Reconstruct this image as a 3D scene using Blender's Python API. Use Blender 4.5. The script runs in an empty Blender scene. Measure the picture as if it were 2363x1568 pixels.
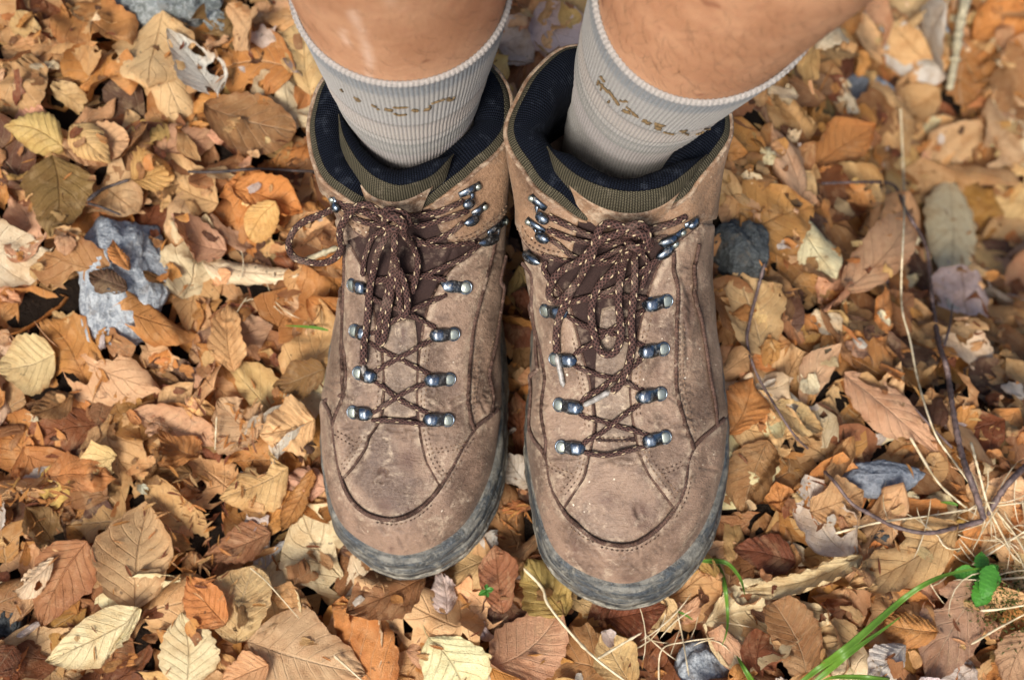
import bpy, math, random
import numpy as np
from mathutils import Vector, Matrix
from mathutils.bvhtree import BVHTree

SC = bpy.context.scene
COL = SC.collection
rng = np.random.default_rng(11)
R = math.radians

# ------------------------------------------------------------------ camera, light, exposure
FPX = 2600.0            # focal length in reference pixels (picture 2363 wide)
PW, PH = 2363.0, 1568.0
TILT = R(18.0)
CAM = np.array([0.0, 0.0, 0.73])
cam_data = bpy.data.cameras.new('camera')
cam = bpy.data.objects.new('camera', cam_data)
COL.objects.link(cam)
cam.location = CAM
cam.rotation_euler = (TILT, 0, 0)
cam_data.sensor_width = 36.0
cam_data.lens = 36.0 * FPX / PW
cam_data.clip_start = 0.02
cam_data.clip_end = 200.0
cam_data.dof.use_dof = True
cam_data.dof.focus_distance = 0.63
cam_data.dof.aperture_fstop = cam_data.lens / 5.5
SC.camera = cam

world = bpy.data.worlds.new('World')
SC.world = world
world.use_nodes = True
wn = world.node_tree
sky = wn.nodes.new('ShaderNodeTexSky')
sky.sky_type = 'NISHITA'
sky.sun_disc = False
SUN_EL, SUN_AZ = R(50), R(203)      # azimuth: clockwise from +Y
sky.sun_elevation = SUN_EL
sky.sun_rotation = SUN_AZ
sky.dust_density = 4.0
sky.air_density = 1.0
bg = wn.nodes['Background']
wn.links.new(sky.outputs[0], bg.inputs[0])
bg.inputs[1].default_value = 0.05

sun_data = bpy.data.lights.new('sun', 'SUN')
sun_data.energy = 1.5
sun_data.angle = R(21)
sun_data.color = (1.0, 0.96, 0.90)
sun = bpy.data.objects.new('sun', sun_data)
COL.objects.link(sun)
sd = Vector((math.sin(SUN_AZ) * math.cos(SUN_EL), math.cos(SUN_AZ) * math.cos(SUN_EL), math.sin(SUN_EL)))
sun.rotation_euler = sd.to_track_quat('Z', 'Y').to_euler()
sun.location = (0, -1, 3)

SC.view_settings.view_transform = 'Standard'
SC.view_settings.look = 'None'
SC.view_settings.exposure = 1.76
SC.view_settings.gamma = 1.0
SC.view_settings.use_curve_mapping = False

# ------------------------------------------------------------------ helpers
CT, ST = math.cos(TILT), math.sin(TILT)

def ray(px, py):
    dx, dy = (px - PW / 2) / FPX, -(py - PH / 2) / FPX
    return np.array([dx, dy * CT + ST, dy * ST - CT])

def at(px, py, z):
    d = ray(px, py)
    return CAM + d * ((z - CAM[2]) / d[2])

def proj(P):
    Q = np.asarray(P, float) - CAM
    yc = Q[..., 1] * CT + Q[..., 2] * ST
    zc = -(-Q[..., 1] * ST + Q[..., 2] * CT)
    return np.stack([PW / 2 + FPX * Q[..., 0] / zc, PH / 2 - FPX * yc / zc], -1)

def grid_quads(nu, nv, wu=False, wv=False):
    iu = np.arange(nu if wu else nu - 1)
    iv = np.arange(nv if wv else nv - 1)
    a, b = np.meshgrid(iu, iv, indexing='ij')
    a2, b2 = (a + 1) % nu, (b + 1) % nv
    return np.stack([a * nv + b, a2 * nv + b, a2 * nv + b2, a * nv + b2], -1).reshape(-1, 4)

def make_mesh(name, V, Q, uv=None, col=None, smooth=True, fattr=None):
    V = np.ascontiguousarray(V, np.float32)
    Q = np.asarray(Q, np.int32)
    k = Q.shape[1]
    me = bpy.data.meshes.new(name)
    me.vertices.add(len(V))
    me.vertices.foreach_set('co', V.ravel())
    me.loops.add(Q.size)
    me.loops.foreach_set('vertex_index', Q.ravel())
    me.polygons.add(len(Q))
    me.polygons.foreach_set('loop_start', np.arange(0, Q.size, k, dtype=np.int32))
    me.polygons.foreach_set('use_smooth', np.full(len(Q), smooth, bool))
    if uv is not None:
        l = me.uv_layers.new(name='UVMap')
        l.data.foreach_set('uv', np.ascontiguousarray(np.asarray(uv, np.float32)[Q.ravel()]).ravel())
    if col is not None:
        a = me.attributes.new('tint', 'FLOAT_COLOR', 'POINT')
        a.data.foreach_set('color', np.ascontiguousarray(col, np.float32).ravel())
    if fattr:
        for kk, vv in fattr.items():
            a = me.attributes.new(kk, 'FLOAT', 'POINT')
            a.data.foreach_set('value', np.ascontiguousarray(vv, np.float32))
    me.update(calc_edges=True)
    me.validate()
    return me

WL = {}
def empty(name, loc):
    o = bpy.data.objects.new(name, None)
    o.empty_display_size = 0.02
    o.location = loc
    COL.objects.link(o)
    WL[o.name] = np.array(loc, float)
    return o

def tag(o, label=None, cat=None, group=None, kind=None):
    for k, v in (('label', label), ('category', cat), ('group', group), ('kind', kind)):
        if v:
            o[k] = v
    return o

def add(name, V, Q, mat, parent=None, origin=None, uv=None, col=None, smooth=True, fattr=None):
    """one mesh object from world coordinates"""
    V = np.asarray(V, float)
    base = np.zeros(3)
    if parent is not None:
        base = WL[parent.name]
    o_loc = np.array(origin, float) if origin is not None else base.copy()
    me = make_mesh(name, V - o_loc, Q, uv, col, smooth, fattr)
    o = bpy.data.objects.new(name, me)
    o.location = o_loc - base
    COL.objects.link(o)
    if parent is not None:
        o.parent = parent
    WL[o.name] = o_loc
    if mat:
        me.materials.append(mat)
    return o

def join(parts):
    """[(V,Q,uv,col)...] -> one"""
    Vs, Qs, Us, Cs, n = [], [], [], [], 0
    for p in parts:
        Vs.append(p[0]); Qs.append(p[1] + n); n += len(p[0])
        if len(p) > 2 and p[2] is not None: Us.append(p[2])
        if len(p) > 3 and p[3] is not None: Cs.append(p[3])
    return np.concatenate(Vs), np.concatenate(Qs), (np.concatenate(Us) if Us else None), (np.concatenate(Cs) if Cs else None)

def crom(P, n, closed=False):
    """centripetal-free Catmull-Rom through P (k,d) with n samples per span"""
    P = np.asarray(P, float)
    k = len(P)
    if closed:
        idx = np.arange(k)
        p0, p1, p2, p3 = P[(idx - 1) % k], P[idx], P[(idx + 1) % k], P[(idx + 2) % k]
    else:
        E = np.vstack([2 * P[0] - P[1], P, 2 * P[-1] - P[-2]])
        p0, p1, p2, p3 = E[:-3], E[1:-2], E[2:-1], E[3:]
    t = (np.arange(n) / n)[None, :, None]
    p0, p1, p2, p3 = [q[:, None, :] for q in (p0, p1, p2, p3)]
    out = 0.5 * (2 * p1 + (p2 - p0) * t + (2 * p0 - 5 * p1 + 4 * p2 - p3) * t ** 2 + (3 * p1 - p0 - 3 * p2 + p3) * t ** 3)
    out = out.reshape(-1, P.shape[1])
    if not closed:
        out = np.vstack([out, P[-1]])
    return out

def resample(P, step):
    P = np.asarray(P, float)
    s = np.concatenate([[0], np.cumsum(np.linalg.norm(np.diff(P, axis=0), axis=1))])
    n = max(2, int(round(s[-1] / step)) + 1)
    t = np.linspace(0, s[-1], n)
    return np.stack([np.interp(t, s, P[:, i]) for i in range(P.shape[1])], 1)

def unit(v):
    return v / np.maximum(np.linalg.norm(v, axis=-1, keepdims=True), 1e-12)

def tube(P, r, seg=8, flat=1.0, up=None, taper=True, wob=0.0):
    """swept tube; flat<1 squashes along the 'up' direction; uv = (around, metres)"""
    P = np.asarray(P, float)
    n = len(P)
    T = unit(np.gradient(P, axis=0))
    if up is None:
        up = np.tile([0.0, 0.0, 1.0], (n, 1))
    up = np.asarray(up, float)
    if up.ndim == 1:
        up = np.tile(up, (n, 1))
    B = np.cross(T, up)
    nb = np.linalg.norm(B, axis=1)
    if nb.min() < 0.15:      # parallel transport when the hint fails
        b = np.cross(T[0], [0.3, 0.5, 0.81]); b /= np.linalg.norm(b)
        for i in range(n):
            b = b - T[i] * np.dot(b, T[i]); b /= max(np.linalg.norm(b), 1e-9); B[i] = b
    B = unit(B)
    N = unit(np.cross(B, T))
    r = np.full(n, r) if np.isscalar(r) else np.asarray(r, float)
    s = np.concatenate([[0], np.cumsum(np.linalg.norm(np.diff(P, axis=0), axis=1))])
    a = np.linspace(0, 2 * np.pi, seg, endpoint=False)
    rr = r[:, None] * np.ones(seg)
    V = P[:, None, :] + rr[..., None] * (np.cos(a)[None, :, None] * B[:, None, :] + flat * np.sin(a)[None, :, None] * N[:, None, :])
    if taper:
        V[0] = P[0] + (V[0] - P[0]) * 0.02
        V[-1] = P[-1] + (V[-1] - P[-1]) * 0.02
        V = np.concatenate([V[:1], P[None, 0] + (V[1:2] - P[None, 1]) * 0.97, V[1:]], 0) if False else V
    U = np.stack(np.broadcast_arrays((np.arange(seg) / seg)[None, :], s[:, None]), -1)
    return V.reshape(-1, 3), grid_quads(n, seg, False, True), U.reshape(-1, 2)

def sdf(poly, X):
    """signed distance (+ inside) from points X (n,2) to closed polygon"""
    poly = np.asarray(poly, float)
    A, Bp = poly, np.roll(poly, -1, 0)
    best = np.full(len(X), 1e18)
    ins = np.zeros(len(X), bool)
    for a, b in zip(A, Bp):
        e = b - a
        w = X - a
        t = np.clip((w @ e) / max(e @ e, 1e-12), 0, 1)
        d = w - t[:, None] * e
        best = np.minimum(best, (d * d).sum(1))
        c = ((a[1] <= X[:, 1]) != (b[1] <= X[:, 1]))
        with np.errstate(divide='ignore', invalid='ignore'):
            xs = a[0] + (X[:, 1] - a[1]) * e[0] / (e[1] if e[1] != 0 else 1e-12)
        ins ^= c & (X[:, 0] < xs)
    return np.sqrt(best) * np.where(ins, 1, -1)

def sstep(a, b, x):
    t = np.clip((x - a) / (b - a), 0, 1)
    return t * t * (3 - 2 * t)

# ------------------------------------------------------------------ node helpers
class NT:
    def __init__(s, name):
        s.mat = bpy.data.materials.new(name)
        s.mat.use_nodes = True
        s.t = s.mat.node_tree
        s.bsdf = s.t.nodes['Principled BSDF']
        s.out = s.t.nodes['Material Output']
    def put(s, sock, v):
        if isinstance(v, bpy.types.NodeSocket):
            s.t.links.new(v, sock)
        elif v is not None:
            if hasattr(sock.default_value, '__len__') and not hasattr(v, '__len__'):
                v = [v] * len(sock.default_value)
            if hasattr(sock.default_value, '__len__') and len(sock.default_value) == 4 and len(v) == 3:
                v = (*v, 1)
            sock.default_value = v
    def n(s, typ, ins=(), out=0, **props):
        nd = s.t.nodes.new('ShaderNode' + typ)
        for k, v in props.items():
            setattr(nd, k, v)
        it = ins.items() if isinstance(ins, dict) else enumerate(ins)
        for k, v in it:
            s.put(nd.inputs[k], v)
        return nd.outputs[out]
    def math(s, op, a, b=None, c=None, clamp=False):
        return s.n('Math', [a, b, c][: 1 + (b is not None) + (c is not None)], operation=op, use_clamp=clamp)
    def mix(s, f, a, b, blend='MIX'):
        nd = s.t.nodes.new('ShaderNodeMix')
        nd.data_type = 'RGBA'
        nd.blend_type = blend
        s.put(nd.inputs[0], f); s.put(nd.inputs[6], a); s.put(nd.inputs[7], b)
        return nd.outputs[2]
    def noise(s, vec, scale, detail=3, rough=0.55, dist=0.0, out=0):
        return s.n('TexNoise', {'Vector': vec, 'Scale': scale, 'Detail': detail, 'Roughness': rough, 'Distortion': dist}, out)
    def step(s, x, a, b):
        return s.n('MapRange', {0: x, 1: a, 2: b, 3: 0.0, 4: 1.0}, interpolation_type='SMOOTHSTEP')
    def pos(s):
        return s.n('NewGeometry')
    def uv(s):
        return s.n('TexCoord', out=2)
    def sep(s, v):
        nd = s.t.nodes.new('ShaderNodeSeparateXYZ')
        s.t.links.new(v, nd.inputs[0])
        return nd.outputs
    def vmul(s, v, k):
        return s.n('VectorMath', [v, k], operation='MULTIPLY')
    def bump(s, h, dist, strength=1.0, normal=None):
        return s.n('Bump', {'Height': h, 'Distance': dist, 'Strength': strength, 'Normal': normal})
    def set(s, **kw):
        for k, v in kw.items():
            s.put(s.bsdf.inputs[k.replace('_', ' ')], v)
        return s.mat

# ------------------------------------------------------------------ materials
def mat_leather(name, tone=(1, 1, 1), seed=0.0, dust=1.0):
    m = NT(name)
    p = m.n('VectorMath', [m.pos(), (seed, seed * 1.7, seed * .3)], operation='ADD')
    big = m.noise(p, 26, 5, .65, .4)
    mid = m.noise(p, 110, 5, .7, .3)
    fine = m.noise(p, 560, 3, .75)
    T = lambda c: [a * b for a, b in zip(c, tone)]
    base = m.mix(m.step(big, .36, .62), T((.088, .052, .033)), T((.228, .148, .098)))
    base = m.mix(m.math('MULTIPLY', m.step(mid, .50, .70), .55), base, T((.066, .036, .024)))
    base = m.mix(m.math('MULTIPLY', m.step(fine, .40, .66), .26), base, T((.28, .20, .15)))
    base = m.mix(m.math('MULTIPLY', m.step(fine, .46, .30), .22), base, T((.055, .030, .021)))
    # pale dry dust: patches, specks, and a rim along the seams
    d1 = m.step(m.noise(p, 62, 6, .74, .7), .50, .66)
    d2 = m.step(m.noise(p, 260, 5, .75), .38, .66)
    dm = m.math('MULTIPLY', m.math('MULTIPLY', d1, d2), .80 * dust)
    ed = m.n('Attribute', attribute_name='edge', out=2)
    rim = m.math('MULTIPLY', m.step(ed, 6.0, 1.0), m.step(m.noise(p, 190, 4, .7), .42, .64))
    base = m.mix(m.math('MAXIMUM', dm, m.math('MULTIPLY', rim, .62)), base, (.42, .325, .225))
    sp = m.step(m.noise(p, 300, 1, .5), .775, .80)
    base = m.mix(m.math('MULTIPLY', sp, .8), base, (.66, .57, .44))
    sv = m.n('VectorMath', [p, (160.0, 700.0, 300.0)], operation='MULTIPLY')
    sc = m.step(m.noise(sv, 1.0, 3, .6, 1.2), .64, .74)
    base = m.mix(m.math('MULTIPLY', sc, .45), base, (.50, .37, .27))
    st = m.n('Attribute', attribute_name='stain', out=2)
    base = m.mix(m.math('MULTIPLY', m.math('MULTIPLY', st, m.step(fine, .2, .6)), .75), base, T((.075, .033, .022)))
    cr = m.n('Attribute', attribute_name='crease', out=2)
    base = m.mix(m.math('MULTIPLY', cr, .45), base, T((.055, .030, .021)))
    wr = m.noise(m.vmul(p, (120, 420, 260)), 1.0, 3, .6, 1.0)
    b1 = m.bump(m.mix(.5, fine, m.noise(p, 1500, 2, .6)), .0009, .7)
    b2 = m.bump(m.math('ADD', mid, m.math('MULTIPLY', wr, .6)), .0016, .8, b1)
    rough = m.math('ADD', .40, m.math('MULTIPLY', big, .30))
    return m.set(Base_Color=base, Roughness=rough, Normal=b2, Specular_IOR_Level=.4, Sheen_Weight=.10, Sheen_Roughness=.5, Sheen_Tint=(.9, .75, .6, 1))

def mat_piping():
    m = NT('dark_brown_cord')
    p = m.pos()
    n1 = m.noise(p, 900, 3, .7)
    base = m.mix(m.step(n1, .35, .7), (.040, .018, .011), (.12, .06, .038))
    base = m.mix(m.math('MULTIPLY', m.step(m.noise(p, 140, 4, .7), .55, .7), .45), base, (.40, .30, .21))
    return m.set(Base_Color=base, Roughness=.75, Normal=m.bump(n1, .0006, .7))

def mat_thread():
    m = NT('brown_thread')
    p = m.pos()
    base = m.mix(m.step(m.noise(p, 120, 3), .42, .62), (.055, .026, .015), (.19, .115, .065))
    return m.set(Base_Color=base, Roughness=.8)

def mat_rubber():
    m = NT('muddy_rubber')
    p = m.pos()
    arc, row, _ = m.sep(m.uv())
    n1 = m.noise(p, 60, 6, .72, .6)
    n2 = m.noise(p, 340, 4, .75)
    cv = m.n('CombineXYZ', [m.math('MULTIPLY', arc, 34.0), m.math('MULTIPLY', row, 480.0), 0.0])
    n3 = m.noise(cv, 1.0, 5, .68, .5)
    mud = m.math('MULTIPLY', m.step(n1, .47, .60), m.math('ADD', .55, m.math('MULTIPLY', m.step(n2, .34, .52), .45)))
    mud = m.math('MAXIMUM', mud, m.math('MULTIPLY', m.step(n3, .44, .57), .85))
    low = m.step(row, .006, .022)
    mud = m.math('MULTIPLY', mud, m.math('ADD', .38, m.math('MULTIPLY', low, .55)))
    base = m.mix(m.step(n2, .3, .7), (.011, .014, .017), (.046, .056, .062))
    mudc = m.mix(m.step(m.noise(p, 120, 4, .7), .35, .65), (.15, .132, .095), (.46, .415, .315))
    base = m.mix(m.math('MINIMUM', mud, .92), base, mudc)
    return m.set(Base_Color=base, Roughness=m.math('ADD', .40, m.math('MULTIPLY', mud, .45)), Normal=m.bump(m.math('ADD', n2, mud), .0012, .9))

def mat_lace():
    m = NT('speckled_brown_lace')
    u, v, _ = m.sep(m.uv())
    vv = m.math('DIVIDE', v, .0030)
    d1 = m.math('SINE', m.math('MULTIPLY', m.math('ADD', m.math('MULTIPLY', u, 5.0), vv), 6.2832))
    d2 = m.math('SINE', m.math('MULTIPLY', m.math('SUBTRACT', m.math('MULTIPLY', u, 5.0), vv), 6.2832))
    braid = m.math('MAXIMUM', d1, d2)
    # cream tracer yarn: two slanted rows of short dashes
    row = m.math('MULTIPLY', u, 4.0)
    rowi = m.math('FLOOR', row)
    a = m.math('FRACT', m.math('ADD', m.math('DIVIDE', v, .0115), m.math('MULTIPLY', rowi, .37)))
    b = m.math('FRACT', row)
    fa = m.math('LESS_THAN', m.math('ABSOLUTE', m.math('SUBTRACT', a, m.math('ADD', .5, m.math('MULTIPLY', m.math('SUBTRACT', b, .5), .25)))), .085)
    fb = m.math('LESS_THAN', m.math('ABSOLUTE', m.math('SUBTRACT', b, .5)), .15)
    fl = m.math('MULTIPLY', fa, fb)
    p = m.pos()
    n = m.noise(p, 700, 3, .7)
    base = m.mix(m.step(braid, -.2, .9), (.014, .0065, .005), (.072, .034, .027))
    base = m.mix(m.math('MULTIPLY', m.step(m.noise(p, 70, 3), .5, .75), .3), base, (.25, .18, .13))
    base = m.mix(fl, base, m.mix(n, (.32, .23, .13), (.56, .45, .29)))
    h = m.math('ADD', m.math('MULTIPLY', braid, .5), m.math('MULTIPLY', fl, .8))
    return m.set(Base_Color=base, Roughness=.72, Normal=m.bump(h, .0006, .9), Specular_IOR_Level=.25)

def mat_metal():
    m = NT('gunmetal')
    p = m.pos()
    n = m.noise(p, 350, 4, .7)
    base = m.mix(n, (.055, .070, .090), (.22, .27, .33))
    du = m.math('MULTIPLY', m.step(m.noise(p, 420, 4, .75), .52, .68), .7)
    base = m.mix(du, base, (.26, .22, .16))
    return m.set(Base_Color=base, Metallic=m.math('SUBTRACT', 1.0, du), Roughness=m.math('ADD', m.math('ADD', .17, m.math('MULTIPLY', du, .4)), m.math('MULTIPLY', n, .2)), Normal=m.bump(m.noise(p, 260, 3), .0005, .35))

def mat_rivet():
    m = NT('worn_rivet_metal')
    p = m.pos()
    n = m.noise(p, 300, 3, .7)
    base = m.mix(n, (.22, .25, .21), (.46, .48, .41))
    return m.set(Base_Color=base, Metallic=.85, Roughness=.36, Normal=m.bump(m.noise(p, 900, 2), .0003, .4))

def mat_weave(name, ca, cb, scale, spec=(.5, .5, .4), amt=.25, rough=.9):
    m = NT(name)
    u, v, _ = m.sep(m.uv())
    a = m.math('SINE', m.math('MULTIPLY', u, 6.2832 / scale))
    off = m.math('MULTIPLY', m.math('FLOOR', m.math('MULTIPLY', u, 2.0 / scale)), 1.5708)
    b = m.math('SINE', m.math('ADD', m.math('MULTIPLY', v, 6.2832 / (scale * .8)), off))
    h = m.math('MULTIPLY', m.math('ADD', m.math('ABSOLUTE', a), m.math('ABSOLUTE', b)), .5)
    p = m.pos()
    n = m.noise(p, 500, 3, .7)
    base = m.mix(m.step(h, .3, .9), ca, cb)
    base = m.mix(m.math('MULTIPLY', m.step(m.noise(p, 130, 4, .7), .52, .72), amt), base, spec)
    return m.set(Base_Color=base, Roughness=rough, Specular_IOR_Level=.08, Normal=m.bump(m.math('ADD', h, m.math('MULTIPLY', n, .5)), .0013, 1.0))

def mat_gusset():
    m = NT('plum_brown_fabric')
    p = m.pos()
    w = m.noise(m.n('VectorMath', [p, (900.0, 2600.0, 900.0)], operation='MULTIPLY'), 1.0, 2)
    base = m.mix(w, (.014, .008, .007), (.050, .029, .025))
    base = m.mix(m.math('MULTIPLY', m.step(m.noise(p, 80, 4, .7), .52, .7), .4), base, (.30, .22, .16))
    return m.set(Base_Color=base, Roughness=.85, Specular_IOR_Level=.12, Normal=m.bump(w, .0006, .7))

def mat_skin():
    m = NT('tanned_skin')
    p = m.pos()
    n1 = m.noise(p, 28, 4, .6)
    n2 = m.noise(p, 190, 4, .65)
    n3 = m.noise(p, 900, 3, .7)
    base = m.mix(m.step(n1, .3, .7), (.40, .190, .095), (.52, .278, .152))
    base = m.mix(m.math('MULTIPLY', m.step(n2, .45, .7), .35), base, (.37, .155, .085))
    base = m.mix(m.math('MULTIPLY', m.step(n3, .55, .75), .30), base, (.66, .42, .27))
    mole = m.step(m.noise(p, 130, 0), .80, .84)
    base = m.mix(m.math('MULTIPLY', mole, .6), base, (.22, .08, .04))
    sc = m.n('Attribute', attribute_name='scar', out=2)
    base = m.mix(m.math('MULTIPLY', sc, .55), base, (.76, .55, .42))
    b = m.bump(m.mix(.5, n3, m.noise(p, 2200, 2)), .0007, .8)
    b = m.bump(n2, .0008, .5, b)
    return m.set(Base_Color=base, Roughness=.62, Normal=b, Subsurface_Weight=.10, Subsurface_Radius=(.010, .004, .002), Subsurface_Scale=.4, Specular_IOR_Level=.4)

def mat_sock():
    m = NT('ribbed_sock_knit')
    u, v, _ = m.sep(m.uv())       # u around 0..1, v metres down from the top edge
    cr = m.t.nodes.new('ShaderNodeValToRGB')
    m.t.links.new(m.math('DIVIDE', v, .155), cr.inputs[0])
    e = cr.color_ramp
    e.interpolation = 'LINEAR'
    stops = [(0, (.58, .54, .52)), (.016, (.56, .52, .50)), (.024, (.15, .20, .25)), (.092, (.21, .26, .31)), (.13, (.56, .54, .51)), (.36, (.58, .56, .54)),
             (.375, (.22, .185, .145)), (.40, (.67, .57, .50)), (.50, (.68, .58, .50)), (.512, (.27, .23, .18)), (.53, (.74, .67, .61)), (.56, (.68, .62, .56)), (.575, (.20, .19, .155)), (.62, (.45, .42, .36)), (.66, (.25, .235, .19)),
             (.69, (.58, .49, .46)), (.80, (.55, .47, .45)), (.85, (.46, .42, .38)), (1.0, (.48, .45, .41))]
    while len(e.elements) < len(stops):
        e.elements.new(.5)
    for el, (q, c) in zip(e.elements, stops):
        el.position = q
        el.color = (*[x * .455 for x in (c[0], c[1] * .97, c[2] * .91)], 1)
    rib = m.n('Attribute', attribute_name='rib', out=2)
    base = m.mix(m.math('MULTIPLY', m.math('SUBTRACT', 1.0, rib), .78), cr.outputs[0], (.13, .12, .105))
    kn = m.math('SINE', m.math('ADD', m.math('MULTIPLY', v, 6.2832 / .0011), m.math('MULTIPLY', rib, 2.6)))
    p = m.pos()
    n = m.noise(p, 1500, 2, .7)
    h = m.math('ADD', m.math('MULTIPLY', kn, .4), n)
    base = m.mix(m.math('MULTIPLY', m.step(n, .45, .7), .25), base, (.72, .68, .62))
    return m.set(Base_Color=base, Roughness=.95, Normal=m.bump(h, .0005, .8), Sheen_Weight=.25, Sheen_Roughness=.6)

def mat_plain(name, c1, c2, scale=200, rough=.8, bump=.0005, **kw):
    m = NT(name)
    p = m.pos()
    n = m.noise(p, scale, 4, .65)
    return m.set(Base_Color=m.mix(m.step(n, .3, .7), c1, c2), Roughness=rough, Normal=m.bump(n, bump, .7), **kw)

def mat_leaf(name, transl=.25, rough=.40):
    m = NT(name)
    at_ = m.t.nodes.new('ShaderNodeAttribute')
    at_.attribute_name = 'tint'
    tint, al = at_.outputs[0], at_.outputs[3]
    u, v, _ = m.sep(m.uv())
    b = m.math('ABSOLUTE', m.math('MULTIPLY', m.math('SUBTRACT', v, .5), 2.0))
    mid = m.math('SUBTRACT', 1.0, m.step(b, .010, .040))
    ph = m.math('MULTIPLY', m.math('SUBTRACT', u, m.math('MULTIPLY', b, .26)), 8.0)
    side = m.math('ABSOLUTE', m.math('SUBTRACT', m.math('FRACT', ph), .5))
    sidem = m.math('MULTIPLY', m.math('SUBTRACT', 1.0, m.step(side, .02, .07)), m.math('SUBTRACT', 1.0, m.math('MULTIPLY', b, .5)))
    vein = m.math('MAXIMUM', mid, m.math('MULTIPLY', sidem, .75))
    p = m.pos()
    n1 = m.noise(p, 48, 5, .65, .3)
    n2 = m.noise(p, 330, 4, .7)
    ner = m.n('TexVoronoi', {'Vector': p, 'Scale': 900.0}, feature='DISTANCE_TO_EDGE')
    base = m.mix(m.math('MULTIPLY', m.step(n1, .44, .70), .50), tint, m.mix(1.0, tint, (.66, .46, .28), 'MULTIPLY'))
    base = m.mix(m.math('MULTIPLY', m.step(m.noise(p, 70, 4, .7, .8), .50, .66), .35), base, m.mix(.5, tint, (.75, .54, .29)))
    base = m.mix(m.math('MULTIPLY', m.step(n2, .50, .72), .35), base, m.mix(1.0, base, (.60, .45, .33), 'MULTIPLY'))
    spots = m.step(m.noise(p, 240, 2, .5), .70, .76)
    base = m.mix(m.math('MULTIPLY', spots, .65), base, (.055, .028, .014))
    edge = m.math('MULTIPLY', m.step(b, .72, 1.0), m.step(n1, .35, .6))
    base = m.mix(m.math('MULTIPLY', edge, .40), base, m.mix(1.0, tint, (.50, .33, .22), 'MULTIPLY'))
    dark = m.mix(1.0, tint, (.48, .34, .24), 'MULTIPLY')
    light = m.mix(.5, tint, (.80, .62, .40))
    vc = m.mix(al, dark, light)
    base = m.mix(m.math('MULTIPLY', m.math('MULTIPLY', vein, m.step(m.noise(p, 18, 1), .25, .6)), .48), base, vc)
    h = m.math('ADD', m.math('MULTIPLY', vein, .8), m.math('ADD', m.math('MULTIPLY', n2, .5), m.math('MULTIPLY', m.step(ner, 0, .2), .25)))
    bp = m.bump(h, .0012, .9)
    m.set(Base_Color=base, Roughness=m.math('ADD', rough, m.math('MULTIPLY', n1, .2)), Normal=bp, Specular_IOR_Level=.38)
    tr = m.n('BsdfTranslucent', {'Color': m.mix(1.0, base, (1.0, .72, .42), 'MULTIPLY'), 'Normal': bp})
    mx = m.n('MixShader', [transl, m.bsdf.outputs[0], tr])
    m.t.links.new(mx, m.out.inputs[0])
    return m.mat

def mat_stone(name, c1, c2, c3, mud=.4):
    m = NT(name)
    p = m.pos()
    n1 = m.noise(p, 35, 5, .65)
    n2 = m.noise(p, 260, 5, .75)
    base = m.mix(m.step(n1, .42, .58), c1, c2)
    base = m.mix(m.math('MULTIPLY', m.step(n2, .46, .58), .75), base, c3)
    base = m.mix(m.math('MULTIPLY', m.step(m.noise(p, 80, 5, .7, .5), .56, .66), mud), base, (.17, .11, .06))
    base = m.mix(m.math('MULTIPLY', m.step(m.noise(p, 600, 2), .66, .74), .7), base, (.03, .03, .03))
    return m.set(Base_Color=base, Roughness=.72, Normal=m.bump(m.math('ADD', n2, n1), .004, 1.0))

def mat_soil():
    m = NT('dark_leaf_mould_soil')
    p = m.pos()
    n1 = m.noise(p, 30, 5, .7)
    n2 = m.noise(p, 240, 5, .75)
    base = m.mix(n1, (.006, .0045, .0035), (.026, .016, .010))
    base = m.mix(m.math('MULTIPLY', m.step(n2, .62, .7), .5), base, (.07, .042, .022))
    return m.set(Base_Color=base, Roughness=.95, Specular_IOR_Level=.1, Normal=m.bump(n2, .006, 1.0))

def mat_green(name, c1, c2):
    m = NT(name)
    u, v, _ = m.sep(m.uv())
    p = m.pos()
    n = m.noise(p, 160, 3)
    st = m.math('SINE', m.math('MULTIPLY', u, 60.0))
    base = m.mix(n, c1, c2)
    base = m.mix(m.math('MULTIPLY', m.step(st, .4, 1.0), .25), base, [x * 1.5 for x in c2])
    m.set(Base_Color=base, Roughness=.42, Normal=m.bump(n, .0006, .5))
    tr = m.n('BsdfTranslucent', {'Color': m.mix(1.0, base, (1.0, 1.0, .5), 'MULTIPLY')})
    m.t.links.new(m.n('MixShader', [.35, m.bsdf.outputs[0], tr]), m.out.inputs[0])
    return m.mat

M_LEATHER = mat_leather('nubuck_leather')
M_LEATHER2 = mat_leather('nubuck_leather_side', (.94, .92, .90), 3.1, .9)
M_LEATHER3 = mat_leather('nubuck_leather_toe', (.96, .93, .92), 7.7, 1.1)
M_LEATHER4 = mat_leather('nubuck_leather_ankle', (.98, .86, .70), 12.3, .4)
M_PAD = mat_leather('dusty_tongue_leather', (.98, 1.04, 1.06), 5.2, 1.5)
M_PIPE = mat_piping()
M_THREAD = mat_thread()
M_RUBBER = mat_rubber()
M_LACE = mat_lace()
M_METAL = mat_metal()
M_RIVET = mat_rivet()
M_NAVY = mat_weave('navy_padded_lining', (.0012, .0015, .003), (.0065, .009, .016), .0032, (.06, .07, .09), .3)
M_OLIVE = mat_weave('olive_mesh_fabric', (.014, .012, .008), (.110, .096, .062), .0027, (.24, .20, .14), .4)
M_EDGE = mat_leather('raw_leather_edge', (.95, .80, .62), 9.0, .8)
M_GUSSET = mat_gusset()
M_SKIN = mat_skin()
M_SOCK = mat_sock()
M_KNIT = mat_plain('brown_knit_yarn', (.10, .062, .025), (.20, .13, .055), 900, .95)
M_HAIR = mat_plain('brown_hair', (.035, .016, .008), (.11, .055, .025), 100, .5)
M_AGLET = mat_plain('scuffed_plastic_tip', (.12, .105, .09), (.36, .34, .31), 260, .42)
M_LEAF = mat_leaf('dry_leaf')
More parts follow.
